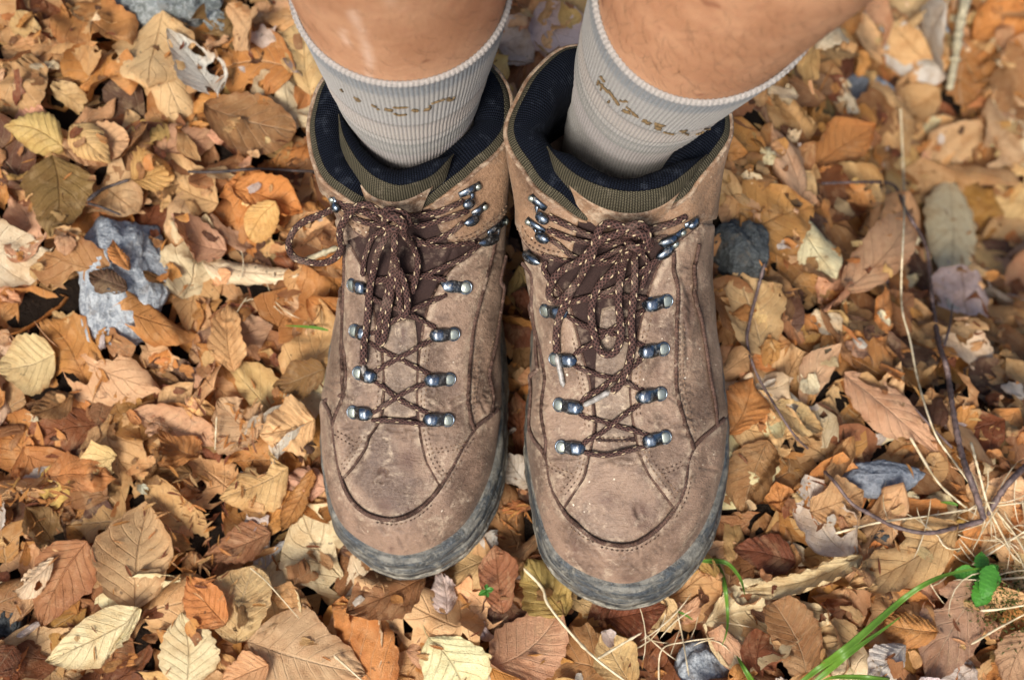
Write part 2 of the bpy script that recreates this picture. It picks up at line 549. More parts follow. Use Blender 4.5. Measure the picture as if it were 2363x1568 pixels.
M_SHORTS = mat_plain('dark_shorts_cloth', (.03, .035, .03), (.06, .065, .055), 300, .9)

# ================================================================== BOOTS
# control nets: for 16 directions round the foot, six rings from sole edge to collar rim (reference px, height)
NET_A = [
 [(925,1280,.034),(925,1243,.047),(925,1180,.059),(922,1075,.068),(925,800,.098),(920,490,.138)],
 [(1050,1228,.033),(1040,1195,.046),(1008,1135,.060),(968,1055,.069),(945,790,.099),(940,488,.138)],
 [(1122,1110,.031),(1108,1085,.048),(1068,1035,.063),(1010,965,.076),(965,740,.104),(958,484,.139)],
 [(1148,970,.030),(1140,950,.050),(1108,905,.068),(1055,835,.086),(1000,680,.110),(990,475,.142)],
 [(1150,800,.030),(1153,790,.055),(1140,745,.076),(1100,690,.097),(1050,580,.122),(1035,442,.148)],
 [(1125,640,.030),(1145,625,.057),(1160,580,.085),(1155,530,.108),(1130,465,.132),(1095,395,.152)],
 [(1085,480,.030),(1108,455,.060),(1138,420,.095),(1162,375,.125),(1178,335,.145),(1183,290,.157)],
 [(1050,380,.030),(1062,335,.060),(1085,280,.095),(1110,220,.125),(1125,180,.145),(1130,150,.160)],
 [(960,332,.030),(960,288,.060),(958,235,.095),(956,182,.125),(955,148,.145),(955,122,.160)],
 [(870,380,.030),(855,335,.060),(830,280,.095),(800,220,.125),(785,180,.145),(778,155,.160)],
 [(835,480,.030),(812,455,.060),(782,420,.095),(750,380,.125),(726,335,.145),(717,290,.157)],
 [(803,640,.030),(800,620,.057),(800,585,.085),(790,535,.108),(765,470,.132),(742,400,.152)],
 [(768,800,.030),(770,785,.055),(785,745,.076),(805,690,.097),(820,580,.122),(800,458,.148)],
 [(747,960,.030),(752,945,.050),(778,905,.068),(815,835,.086),(850,680,.110),(850,478,.142)],
 [(757,1110,.031),(768,1085,.048),(800,1035,.063),(845,965,.076),(885,740,.104),(880,486,.139)],
 [(802,1222,.033),(815,1190,.046),(845,1135,.060),(880,1055,.069),(908,790,.099),(900,489,.138)],
]
NET_B = [
 [(1430,1345),(1430,1305),(1428,1235),(1425,1125),(1420,840),(1415,515)],
 [(1545,1305),(1535,1265),(1505,1200),(1470,1110),(1445,830),(1440,512)],
 [(1625,1205),(1612,1170),(1572,1105),(1515,1020),(1468,780),(1465,508)],
 [(1668,1050),(1660,1025),(1618,965),(1560,880),(1505,710),(1500,500)],
 [(1662,870),(1662,855),(1640,800),(1600,735),(1560,610),(1555,470)],
 [(1630,690),(1640,670),(1640,620),(1632,560),(1622,490),(1605,425)],
 [(1590,520),(1610,490),(1635,450),(1655,400),(1670,355),(1678,310)],
 [(1545,410),(1560,360),(1585,300),(1610,235),(1625,195),(1630,165)],
 [(1430,350),(1425,300),(1412,240),(1400,180),(1390,140),(1385,110)],
 [(1330,410),(1312,360),(1285,300),(1268,230),(1262,180),(1265,140)],
 [(1290,520),(1268,490),(1235,440),(1205,390),(1185,345),(1172,290)],
 [(1250,680),(1240,660),(1222,620),(1205,560),(1200,480),(1212,400)],
 [(1238,860),(1236,840),(1245,790),(1265,725),(1275,600),(1272,460)],
 [(1222,1010),(1232,985),(1262,935),(1308,865),(1330,710),(1335,505)],
 [(1243,1160),(1258,1130),(1295,1080),(1345,1010),(1375,780),(1375,513)],
 [(1295,1285),(1315,1250),(1350,1190),(1385,1105),(1400,830),(1398,516)],
]
NET_B = [[(x, y, a[2] + .015) for (x, y), a in zip(rb, ra)] for rb, ra in zip(NET_B, NET_A)]
OFF_A = [12, 12, 10, 6, 5, 4, 4, 5, 6, 5, 4, 3, 3, 3, 4, 7]
OFF_B = [13, 13, 10, 6, 4, 4, 4, 5, 6, 5, 4, 4, 4, 3, 4, 8]

def periodic_up(net, N):
    """16 control columns -> N columns (periodic Catmull-Rom)"""
    C = np.array(net, float)
    k = len(C)
    out = crom(C.reshape(k, -1), N // k, closed=True)
    return out.reshape(-1, C.shape[1], C.shape[2])

def natural_cols(K, M):
    """K (N,6,3) -> (N,M,3): natural cubic through the six rings, chord-length knots"""
    N, k, _ = K.shape
    h = np.linalg.norm(np.diff(K, axis=1), axis=2) ** .8
    t = np.concatenate([np.zeros((N, 1)), np.cumsum(h, 1)], 1)
    A = np.zeros((N, k, k)); b = np.zeros((N, k, 3))
    A[:, 0, 0] = 1; A[:, -1, -1] = 1
    for i in range(1, k - 1):
        A[:, i, i - 1] = h[:, i - 1]; A[:, i, i] = 2 * (h[:, i - 1] + h[:, i]); A[:, i, i + 1] = h[:, i]
        b[:, i] = 6 * ((K[:, i + 1] - K[:, i]) / h[:, i, None] - (K[:, i] - K[:, i - 1]) / h[:, i - 1, None])
    m = np.linalg.solve(A, b)
    out = np.zeros((N, M, 3))
    tt = np.linspace(0, 1, M)[None] * t[:, -1:]
    for i in range(k - 1):
        last = i == k - 2
        sel = (tt >= t[:, i:i + 1]) & ((tt <= t[:, i + 1:i + 2]) if last else (tt < t[:, i + 1:i + 2]))
        r, c = np.nonzero(sel)
        x = tt[r, c]; hi = h[r, i]; a_ = (t[r, i + 1] - x)[:, None]; b_ = (x - t[r, i])[:, None]; hi = hi[:, None]
        out[r, c] = m[r, i] * a_ ** 3 / (6 * hi) + m[r, i + 1] * b_ ** 3 / (6 * hi) + (K[r, i] / hi - m[r, i] * hi / 6) * a_ + (K[r, i + 1] / hi - m[r, i + 1] * hi / 6) * b_
    out[:, -1] = K[:, -1]
    return out

class Surf:
    """dense boot surface as a grid, with camera-ray lookup"""
    def __init__(s, net, creases=(), N=800, M=250):
        wnet = [[tuple(at(*p)) for p in col] for col in net]
        K = periodic_up(wnet, N)
        G = natural_cols(K, M)
        for _ in range(14):
            G[:, 1:-1] = .5 * G[:, 1:-1] + .125 * (np.roll(G, 1, 0)[:, 1:-1] + np.roll(G, -1, 0)[:, 1:-1] + G[:, :-2] + G[:, 2:])
        s.N, s.M = N, M
        du = np.roll(G, -1, 0) - np.roll(G, 1, 0)
        dv = np.gradient(G, axis=1)
        n = unit(np.cross(du, dv))
        for _ in range(6):
            n = unit(n + np.roll(n, 1, 0) + np.roll(n, -1, 0))
        # worn shape: soft lumps and flex creases pressed into the leather
        flat = G.reshape(-1, 3); px0 = proj(flat)
        rr = np.random.default_rng(int(abs(net[0][0][0])))
        d = np.zeros(len(flat))
        fade = np.repeat(np.clip(np.arange(M) / 25, 0, 1)[None], N, 0).ravel()
        for _ in range(16):
            k = unit(rr.normal(size=3)) * rr.uniform(90, 330)
            d += .00017 * np.sin(flat @ k + rr.uniform(0, 6.3))
        cr = np.zeros(len(flat))
        for pl, dep, wd in [(a_, b_ * 1.7, c_) for a_, b_, c_ in creases]:
            best = np.full(len(flat), 1e9)
            sel = np.nonzero((px0[:, 0] > min(q[0] for q in pl) - 25) & (px0[:, 0] < max(q[0] for q in pl) + 25) & (px0[:, 1] > min(q[1] for q in pl) - 25) & (px0[:, 1] < max(q[1] for q in pl) + 25))[0]
            c = resample(crom(np.array(pl, float), 6), 2.0)
            for i_, q in enumerate(c):
                tap = 1 - abs(2 * i_ / len(c) - 1) ** 3
                best[sel] = np.minimum(best[sel], np.hypot(px0[sel, 0] - q[0], px0[sel, 1] - q[1]) + (1 - tap) * wd * 2)
            g = np.exp(-(best / wd) ** 2)
            d -= dep * g; d += dep * .5 * np.exp(-((best - wd * 2.2) / (wd * 1.3)) ** 2)
            cr = np.maximum(cr, g * min(1, dep / .0005))
        G = G + n * (d * fade).reshape(N, M, 1)
        s.crease = cr
        s.G = G
        s.n = n
        s.V = G.reshape(-1, 3)
        s.Nn = n.reshape(-1, 3)
        s.Q = grid_quads(N, M, True, False)
        # coarse copy for rays
        g = G[::4, ::2]
        s.bvh = BVHTree.FromPolygons([tuple(p) for p in g.reshape(-1, 3)], [tuple(q) for q in grid_quads(g.shape[0], g.shape[1], True, False)])
        s.px = proj(s.V)
    def hit(s, px, py):
        d = ray(px, py)
        d = d / np.linalg.norm(d)
        loc, nrm, _, _ = s.bvh.ray_cast(Vector(CAM), Vector(d))
        if loc is None:
            loc, nrm, _, _ = s.bvh.find_nearest(Vector(at(px, py, .09)))
        nrm = np.array(nrm)
        if nrm @ d > 0:
            nrm = -nrm
        return np.array(loc), nrm
    def over(s, px, py, off):
        """point under a reference pixel, lifted off millimetres toward the viewer side"""
        p, n = s.hit(px, py)
        return p + unit(CAM - p) * off * .001

def panel(S, poly, t, edge=.0009, reach=.0012, mmpx=1 / 3900.0, puff=.0006, minz=None):
    """part of the boot surface inside poly (px), raised t metres with a rounded edge that dives below the base"""
    s = sdf(poly, S.px) * mmpx
    d = -.0012 + (t + .0012) * sstep(-edge * .7, edge * .7, s) + puff * (sstep(0, .003, s) - sstep(.003, .012, s))
    keep = s > -reach
    kq = keep[S.Q].all(1)
    Q = S.Q[kq]
    used = np.unique(Q)
    remap = np.full(len(S.V), -1)
    remap[used] = np.arange(len(used))
    V = S.V[used] + S.Nn[used] * d[used, None]
    return V, remap[Q], used, s[used] * 1000

def surf_line(S, pts, off, step=.0008):
    """smooth world polyline on the surface through px points"""
    c = crom(np.array(pts, float), 14)
    W, Nn = [], []
    for x, y in resample(c, 4.0):
        p, n = S.hit(x, y)
        W.append(p + n * off); Nn.append(n)
    W, Nn = np.array(W), np.array(Nn)
    for _ in range(3):
        W[1:-1] = .5 * W[1:-1] + .25 * (W[:-2] + W[2:]); Nn[1:-1] = unit(.5 * Nn[1:-1] + .25 * (Nn[:-2] + Nn[2:]))
    q = resample(np.hstack([W, Nn]), step)
    return q[:, :3], unit(q[:, 3:])

def offset_px(pts, d):
    c = resample(crom(np.array(pts, float), 10), 6.0)
    t = unit(np.gradient(c, axis=0))
    return c + np.stack([-t[:, 1], t[:, 0]], 1) * d

def stitches(S, pts, off=.0022, pitch=.0030, ln=.0022, w=.00050):
    W, Nn = surf_line(S, pts, off, .0005)
    L = np.concatenate([[0], np.cumsum(np.linalg.norm(np.diff(W, axis=0), axis=1))])
    out = []
    for s0 in np.arange(.0005, L[-1] - ln, pitch):
        l = ln * rng.uniform(.8, 1.1)
        P = np.stack([[np.interp(s0 + l * f, L, W[:, i]) for i in range(3)] for f in (0, .5, 1)])
        i = min(len(W) - 1, int(np.searchsorted(L, s0)))
        nn = Nn[i]
        P[0] -= nn * .0005; P[2] -= nn * .0005
        P[1] += nn * .0001
        out.append(tube(P, [w * .6, w, w * .6], 5, up=nn)[:2])
    return out

def hook_mesh(S, rv, tip):
    """speed hook: riveted plate with a rounded horn that curls over the lace"""
    p0, n0 = S.hit(*rv); p1, n1 = S.hit(*tip)
    n = unit(n0 + n1)
    p0 = p0 + n * .0020; p1 = p1 + n * .0020
    x = p1 - p0; L = np.linalg.norm(x) + .0015; x = unit(x - n * (x @ n)); y = np.cross(n, x)
    s = np.linspace(0, 1, 26)
    a = np.linspace(0, 2 * np.pi, 20, endpoint=False)
    prof = np.interp(s, [0, .12, .35, .6, .85, .96, 1], [.0030, .0039, .0036, .0040, .0038, .0026, .0003])
    hz = np.interp(s, [0, .25, .42, .62, .82, .95, 1], [.0010, .0016, .0028, .0042, .0040, .0027, .0016])
    th = np.interp(s, [0, .3, .6, .9, 1], [.0008, .0012, .0023, .0020, .0003])
    xs = -.0032 + s * (L + .0032)
    V = p0 + xs[:, None, None] * x + (prof[:, None] * np.sign(np.cos(a)) * np.abs(np.cos(a)) ** .8)[..., None] * y + (hz[:, None] + th[:, None] * np.sin(a))[..., None] * n
    body = (V.reshape(-1, 3), grid_quads(26, 20, False, True))
    # base flange under the horn
    s2 = np.linspace(0, 1, 12)
    w2 = np.interp(s2, [0, .15, .5, .85, 1], [.0012, .0042, .0040, .0036, .0010])
    V2 = p0 + (-.0044 + s2 * (L + .0040))[:, None, None] * x + (w2[:, None] * np.cos(a))[..., None] * y + (.0004 * np.sin(a) * np.ones(12)[:, None])[..., None] * n
    base = (V2.reshape(-1, 3), grid_quads(12, 20, False, True))
    # ring + rivet head
    def lathe(pr, c):
        pr = np.array(pr)
        W = c + (pr[:, 0, None] * np.cos(a))[..., None] * x + (pr[:, 0, None] * np.sin(a))[..., None] * y + (pr[:, 1, None] * np.ones(20))[..., None] * n
        return W.reshape(-1, 3), grid_quads(len(pr), 20, False, True)
    ring = lathe([(.0043, -.001), (.0044, .0016), (.0040, .0022), (.0036, .0023), (.0033, .0017), (.0032, .001)], p0)
    riv = lathe([(.0033, .0012), (.0033, .0023), (.0030, .0028), (.0024, .0030), (.0012, .0032), (.0001, .00325)], p0)
    return join([body, base, ring]), riv

def hook_side(S, a, b, c, d):
    """ankle hook seen edge-on: bar plate a-b and the shiny curl c-d above the lace"""
    def pt(q, o):
        p, n = S.hit(*q)
        return p + n * o, n
    pa, na = pt(a, .0024); pb, _ = pt(b, .0024); pc, nc = pt(c, .0035); pd_, _ = pt(d, .0055)
    bar = tube(np.array([pa + (pa - pb) * .02, pa, pa * .5 + pb * .5 + na * .0006, pb, pb + (pb - pa) * .02]), [.0005, .0027, .0025, .0020, .0004], 12, .55, up=na)
    t = np.linspace(0, 1, 9)
    P = pc + (pd_ - pc) * t[:, None] + nc * (np.sin(t * np.pi) * .0012)[:, None]
    curl = tube(P, .0004 + .0028 * np.sin(np.clip(t * .86 + .1, 0, 1) * np.pi) ** .6, 12, .75, up=nc)
    neck = tube(np.array([pa * .6 + pb * .4, (pa * .6 + pb * .4) * .5 + pc * .5, pc]), [.0012, .0016, .0018], 8, .6, up=na)
    t2 = np.linspace(0, 1, 5)
    riv = tube(pa + na[None] * (.0010 + .0016 * t2[:, None]) + (pb - pa) * .12, [.0020, .0020, .0018, .0011, .0002], 12)
    return join([bar[:2], curl[:2], neck[:2]]), riv[:2]

def lace_run(S, pts, r, flat=.72, seg=10, n=12):
    """pts: (px,py,mm above boot surface) or (px,py,'z',height)"""
    W = []
    for p in pts:
        W.append(at(p[0], p[1], p[3]) if p[2] == 'z' else S.over(p[0], p[1], p[2]))
    W = np.array(W)
    c = resample(crom(W, n), .0011)
    kk = np.arange(len(c))
    c = c + np.stack([np.sin(kk * f_ + o_) * a_ for f_, o_, a_ in zip((.23, .19, .31), rng.uniform(0, 6, 3), (.0003, .0003, .0003))], 1)
    k = len(c)
    rr = np.full(k, r) * (1 + .05 * np.sin(np.arange(k) * .21 + rng.uniform(0, 6)))
    rr[0] *= .2; rr[-1] *= .2
    up = unit(CAM - c)
    V, Q, U = tube(c, rr, seg, flat, up)
    U = U.copy(); U[:, 1] += rng.uniform(0, .1)
    return V, Q, U, c

# px outlines of panels and seams -------------------------------------------------
BT = {}
BT['A'] = dict(
 net=NET_A, off=OFF_A, dz=0.0, cutR=15, cutL=15, cutaR=10, cutaL=8,
 mud=[(739,914),(748,923),(761,939),(770,964),(775,993),(779,1029),(786,1072),(793,1104),(804,1133),(820,1158),(845,1180),(874,1192),(903,1196),(935,1190),(967,1172),(996,1145),(1018,1115),(1043,1072),(1064,1029),(1082,1000),(1100,979),(1122,961),(1141,944)],
 mudclose=[(1300,900),(1300,1450),(650,1450),(640,900)],
 seams=[[(805,565),(804,600),(803,640),(801,700),(799,740),(798,785),(804,820),(806,856),(804,892),(797,921),(784,950),(775,978)],
        [(796,610),(788,650),(778,700),(766,750),(755,785),(748,838),(743,885),(741,912)],
        [(1136,552),(1126,600),(1112,655),(1096,715),(1086,760),(1082,800),(1079,838),(1077,892),(1077,935),(1082,971),(1088,989)],
        [(1166,590),(1158,640),(1150,700),(1143,745),(1138,785),(1129,828),(1122,864),(1129,899),(1131,928),(1127,950)]],
 eyeR=[(1014,1118),(1000,1093),(985,1065),(976,1029),(969,986),(964,928),(964,874),(968,820),(973,785),(979,745),(990,700),(1012,655),(1047,612),(1090,578),(1128,552),(1136,556),(1126,600),(1112,655),(1096,715),(1086,760),(1082,800),(1079,838),(1077,892),(1077,935),(1082,971),(1086,995),(1064,1029),(1043,1072)],
 eyeL=[(795,1100),(820,1072),(845,1032),(852,1007),(867,986),(878,960),(881,946),(887,892),(885,838),(877,785),(868,740),(858,690),(846,632),(828,595),(812,565),(805,562),(803,640),(800,740),(798,785),(804,820),(806,856),(804,892),(797,921),(784,950),(775,978),(779,1029),(786,1072)],
 sideR=[(1136,552),(1126,600),(1112,655),(1096,715),(1086,760),(1082,800),(1079,838),(1077,892),(1077,935),(1082,971),(1086,992),(1100,979),(1122,961),(1141,944),(1300,900),(1300,480),(1172,480),(1150,520)],
 sideL=[(805,565),(803,640),(800,740),(798,785),(804,820),(806,856),(804,892),(797,921),(784,950),(775,978),(770,964),(761,939),(748,923),(739,914),(640,900),(640,500),(790,505),(800,540)],
 throat=[(885,978),(975,982),(1000,720),(1070,600),(1125,555),(1080,540),(1010,470),(850,470),(835,540),(800,555),(835,640),(866,800),(870,900)],
 pad=[(892,752),(912,742),(939,735),(958,738),(964,783),(962,874),(962,958),(940,964),(900,964),(886,955),(889,892),(886,840),(884,785)],
 ankR=[(991,476),(1003,500),(1014,530),(1034,554),(1050,562),(1072,558),(1100,544),(1130,524),(1156,502),(1175,474),(1300,440),(1300,20),(955,20),(955,300)],
 ankL=[(862,480),(858,510),(851,535),(842,547),(825,535),(808,515),(790,497),(775,478),(755,450),(600,440),(600,20),(955,20),(955,300)],
 stit=[[(785,990),(810,1008),(836,1023)],[(780,999),(806,1017),(830,1031)],[(989,1033),(1020,1031),(1050,1024),(1072,1017)],[(993,1042),(1024,1039),(1052,1033),(1070,1025)],
       [(978,984),(985,1026),(995,1062),(1010,1090),(1024,1106)],[(986,982),(993,1022),(1003,1056),(1018,1083),(1030,1097)],
       [(975,975),(973,930),(973,876),(977,822),(982,786)],[(983,972),(981,928),(981,878),(985,826),(990,788),(998,745)],
       [(846,1005),(832,1033),(810,1066),(798,1086)],[(838,1003),(824,1030),(806,1056),(794,1074)],[(871,950),(877,895),(875,842),(868,790)],
       [(1048,553),(1072,549),(1098,536),(1126,516),(1150,494),(1166,470)],[(1044,545),(1070,541),(1095,528),(1122,508),(1146,487),(1160,466)],
       [(800,506),(818,522),(838,536)],[(806,498),(824,514),(842,526)],
       [(870,1201),(903,1206),(938,1200),(972,1181),(1002,1153)],[(1090,800),(1087,838),(1085,892),(1085,935),(1090,965)],[(1097,800),(1094,838),(1092,892),(1092,930)],[(1144,720),(1132,770),(1120,825),(1114,862),(1120,896),(1122,930)],[(1022,1126),(1050,1078),(1072,1034),(1090,1005)]],
 hooks=[((1072,662),(1020,657)),((1043,768),(993,770)),((1033,872),(980,873)),((1030,966),(978,963)),
        ((822,655),(852,661)),((826,762),(858,770)),((834,858),(872,867)),((821,948),(862,951))],
 side_hooks=[((1103,424),(1056,448),(1086,458),(1058,470)),((1116,470),(1084,492),(1096,496),(1062,509)),((1160,506),(1120,536),(1140,544),(1092,555)),((772,452),(786,470),(778,462),(796,474))],
)
BT['B'] = dict(
 net=NET_B, off=OFF_B, dz=.015, cutR=20, cutL=15, cutaR=7, cutaL=9,
 mud=[(1228,990),(1237,1012),(1256,1038),(1269,1068),(1272,1098),(1280,1127),(1296,1161),(1311,1187),(1334,1209),(1359,1231),(1389,1248),(1423,1255),(1456,1253),(1489,1237),(1519,1213),(1545,1183),(1563,1153),(1575,1124),(1580,1090),(1584,1061),(1597,1031),(1615,1009),(1638,990),(1665,966)],
 mudclose=[(1800,920),(1800,1500),(1100,1500),(1100,960)],
 seams=[[(1216,606),(1232,625),(1237,655),(1236,700),(1243,750),(1254,798),(1259,831),(1265,868),(1261,905),(1256,942),(1261,986),(1267,1016),(1264,1048)],
        [(1200,620),(1206,660),(1214,700),(1220,769),(1226,831),(1233,886),(1233,923),(1230,960),(1230,990)],
        [(1550,576),(1552,621),(1560,666),(1558,724),(1557,783),(1556,831),(1556,886),(1562,927),(1575,968),(1589,1009),(1595,1035)],
        [(1606,560),(1600,592),(1595,627),(1601,695),(1613,754),(1623,813),(1632,875),(1641,916),(1645,953),(1647,979)]],
 eyeR=[(1552,1168),(1530,1138),(1500,1098),(1486,1072),(1474,1038),(1467,998),(1458,953),(1454,905),(1456,850),(1465,800),(1477,745),(1488,700),(1500,660),(1515,622),(1532,590),(1550,574),(1552,621),(1560,666),(1558,724),(1557,783),(1556,831),(1556,886),(1562,927),(1575,968),(1589,1009),(1595,1035),(1584,1061),(1580,1090),(1575,1124),(1563,1153)],
 eyeL=[(1304,1168),(1330,1127),(1348,1098),(1356,1061),(1367,1016),(1372,979),(1367,923),(1359,868),(1345,820),(1333,770),(1318,710),(1295,665),(1272,640),(1255,605),(1240,590),(1216,600),(1232,625),(1237,655),(1236,700),(1243,750),(1254,798),(1259,831),(1265,868),(1261,905),(1256,942),(1261,986),(1267,1016),(1266,1048),(1272,1098),(1280,1127),(1292,1150)],
 sideR=[(1550,576),(1552,621),(1560,666),(1558,724),(1557,783),(1556,831),(1556,886),(1562,927),(1575,968),(1589,1009),(1595,1035),(1615,1009),(1638,990),(1665,966),(1800,920),(1800,530),(1620,515),(1590,545)],
 sideL=[(1216,606),(1232,625),(1237,655),(1236,700),(1243,750),(1254,798),(1259,831),(1265,868),(1261,905),(1256,942),(1261,986),(1267,1016),(1264,1048),(1256,1038),(1237,1012),(1228,990),(1100,960),(1100,540),(1195,530),(1205,580)],
 throat=[(1375,1020),(1470,1020),(1464,960),(1468,820),(1500,690),(1540,590),(1550,570),(1510,540),(1495,500),(1340,500),(1310,560),(1240,585),(1262,640),(1305,700),(1350,860)],
 pad=[(1388,712),(1410,705),(1432,706),(1450,716),(1455,800),(1452,905),(1460,985),(1464,1006),(1440,1012),(1395,1012),(1376,1004),(1378,975),(1372,920),(1374,840),(1380,770)],
 ankR=[(1506,498),(1503,525),(1513,556),(1535,566),(1556,558),(1585,538),(1612,512),(1800,480),(1800,20),(1400,20),(1400,300)],
 ankL=[(1336,506),(1330,540),(1322,580),(1310,596),(1295,597),(1266,594),(1230,576),(1212,556),(1197,524),(1100,500),(1100,20),(1400,20),(1400,300)],
 stit=[[(1274,1062),(1302,1080),(1332,1094)],[(1270,1071),(1298,1090),(1326,1104)],[(1519,1083),(1545,1075),(1577,1058)],[(1523,1092),(1549,1084),(1576,1068)],
       [(1475,1000),(1483,1036),(1496,1070),(1512,1096),(1538,1130),(1556,1152)],[(1484,1000),(1492,1032),(1505,1064),(1522,1090),(1546,1120),(1562,1138)],
       [(1467,960),(1463,906),(1465,850),(1473,802),(1485,748)],[(1475,958),(1471,908),(1473,854),(1481,806),(1493,752),(1504,706)],
       [(1350,1052),(1342,1092),(1326,1118),(1304,1148)],[(1342,1048),(1334,1086),(1318,1112),(1300,1136)],[(1363,985),(1358,926),(1350,872),(1337,822),(1324,772)],[(1355,982),(1350,928),(1342,876),(1329,828)],
       [(1204,520),(1218,548),(1236,566),(1268,583),(1296,587)],[(1212,514),(1226,541),(1242,557),(1270,574),(1298,578)],
       [(1386,1257),(1423,1265),(1459,1263),(1494,1246),(1526,1221)],[(1564,730),(1564,783),(1563,831),(1563,886),(1570,925),(1583,964),(1597,1004)],[(1571,740),(1571,831),(1571,884),(1578,920),(1591,958)],[(1384,1006),(1420,1008),(1458,1005)],[(1386,1014),(1420,1016),(1458,1014)],[(1553,1192),(1572,1160),(1584,1128),(1589,1092)],
       [(1320,1208),(1346,1232),(1380,1250)]],
 hooks=[((1532,692),(1482,701)),((1525,803),(1474,810)),((1519,906),(1466,912)),((1530,1006),(1484,1016)),
        ((1267,713),(1314,716)),((1288,826),(1335,828)),((1297,932),(1348,940)),((1301,1028),(1350,1032))],
 side_hooks=[((1230,450),(1262,478),(1244,486),(1274,504)),((1222,504),(1262,532),(1244,534),(1277,550)),((1204,560),(1228,580),(1220,578),(1258,600)),
             ((1596,506),(1574,518),(1598,500),(1574,516)),((1572,530),(1540,550),(1558,540),(1518,554)),((1556,556),(1530,580),(1548,563),(1510,590))],
)
# inner crest of the padded tongue: (outer-lower edge, crest, inner edge)
BT['A']['tongue'] = ([(776,285),(785,333),(804,380),(829,418),(858,450),(911,464),(970,445),(1026,406),(1052,362)],
                     [(782,262),(793,309),(811,347),(834,380),(867,409),(911,427),(949,424),(1000,403),(1046,355)],
                     [(800,262),(812,300),(832,333),(856,358),(884,380),(915,391),(948,386),(990,371),(1040,349)])
BT['B']['tongue'] = ([(1256,348),(1279,389),(1312,425),(1352,457),(1398,480),(1450,490),(1503,483),(1560,450),(1633,368)],
                     [(1263,337),(1286,366),(1319,396),(1358,419),(1404,435),(1450,442),(1503,438),(1556,418),(1631,356)],
                     [(1280,332),(1309,349),(1338,369),(1378,392),(1418,409),(1460,412),(1503,399),(1550,380),(1624,350)])

BOOT_LABEL = {'A': 'left brown leather hiking boot with a large lace loop hanging out past its side',
              'B': 'right brown leather hiking boot with two scuffed pale lace tips lying on its front'}
BOOTS, SURF, SOLE = {}, {}, {}

def make_creases(key):
    r = np.random.default_rng(77 if key == 'A' else 78)
    out = []
    if key == 'A':
        out += [([(1078, 905), (1050, 922), (1034, 930)], .0005, 4), ([(1078, 925), (1050, 938), (1040, 945)], .0005, 4), ([(1100, 915), (1112, 940), (1120, 955)], .0005, 4), ([(800, 905), (815, 915), (826, 918)], .0004, 4), ([(880, 985), (920, 990), (962, 986)], .0006, 6),
                ([(868, 1098), (880, 1084), (890, 1088), (891, 1100)], .0006, 4), ([(868, 1108), (882, 1112)], .0005, 4), ([(1048, 560), (1020, 640), (990, 700)], .0006, 6)]
        zones = [((1010, 990), (860, 1015), 14), ((1085, 1130), (800, 960), 12), ((880, 965), (985, 1020), 9), ((760, 800), (830, 960), 9), ((1100, 1160), (560, 760), 10), ((800, 870), (975, 1040), 8), ((880, 1080), (1210, 1260), 12)]
    else:
        out += [([(1540, 985), (1560, 978), (1590, 985)], .0005, 4), ([(1545, 1000), (1570, 1000), (1592, 1010)], .0005, 4), ([(1378, 1050), (1420, 1056), (1466, 1050)], .0006, 6), ([(1560, 620), (1590, 690), (1585, 760)], .0007, 7), ([(1572, 730), (1580, 800), (1578, 850)], .0005, 5), ([(1465, 1165), (1472, 1185), (1480, 1200)], .0005, 5), ([(1600, 1075), (1630, 1080), (1655, 1085)], .0004, 4), ([(1316, 1235), (1328, 1210)], .0005, 4)]
        zones = [((1500, 1560), (890, 1030), 14), ((1570, 1640), (840, 980), 12), ((1380, 1465), (1035, 1075), 9), ((1240, 1262), (850, 1000), 8), ((1560, 1600), (600, 800), 10), ((1280, 1345), (1035, 1100), 8), ((1360, 1600), (1260, 1330), 14)]
    for (x0, x1), (y0, y1), n in zones:
        for _ in range(n):
            x, y = r.uniform(min(x0, x1), max(x0, x1)), r.uniform(y0, y1)
            L = r.uniform(14, 42); a_ = r.normal() * .35 + (.9 if y > 1200 else .1)
            out.append(([(x - L / 2 * math.cos(a_), y - L / 2 * math.sin(a_)), (x, y + r.normal() * 4), (x + L / 2 * math.cos(a_), y + L / 2 * math.sin(a_))], r.uniform(.00015, .00035), r.uniform(2.5, 4)))
    return out
STAINS = {'A': [((930, 768), 6, 22), ((1044, 884), 8, 12), ((1042, 918), 9, 5), ((885, 1090), 16, 12), ((945, 1180), 26, 14), ((890, 1165), 20, 20), ((1030, 762), 30, 6), ((905, 1262), 6, 8), ((940, 1060), 26, 30)],
          'B': [((1510, 735), 9, 16), ((1515, 860), 8, 14), ((1478, 1180), 26, 26), ((1400, 1150), 26, 18), ((1582, 720), 10, 40), ((1450, 1330), 16, 8), ((1330, 1265), 9, 24), ((1490, 1215), 20, 12)]}
def stain_of(key, px):
    st = np.zeros(len(px))
    for c, rx, ry in STAINS[key]:
        st = np.maximum(st, np.exp(-((px[:, 0] - c[0]) / rx) ** 2 - ((px[:, 1] - c[1]) / ry) ** 2))
    return st

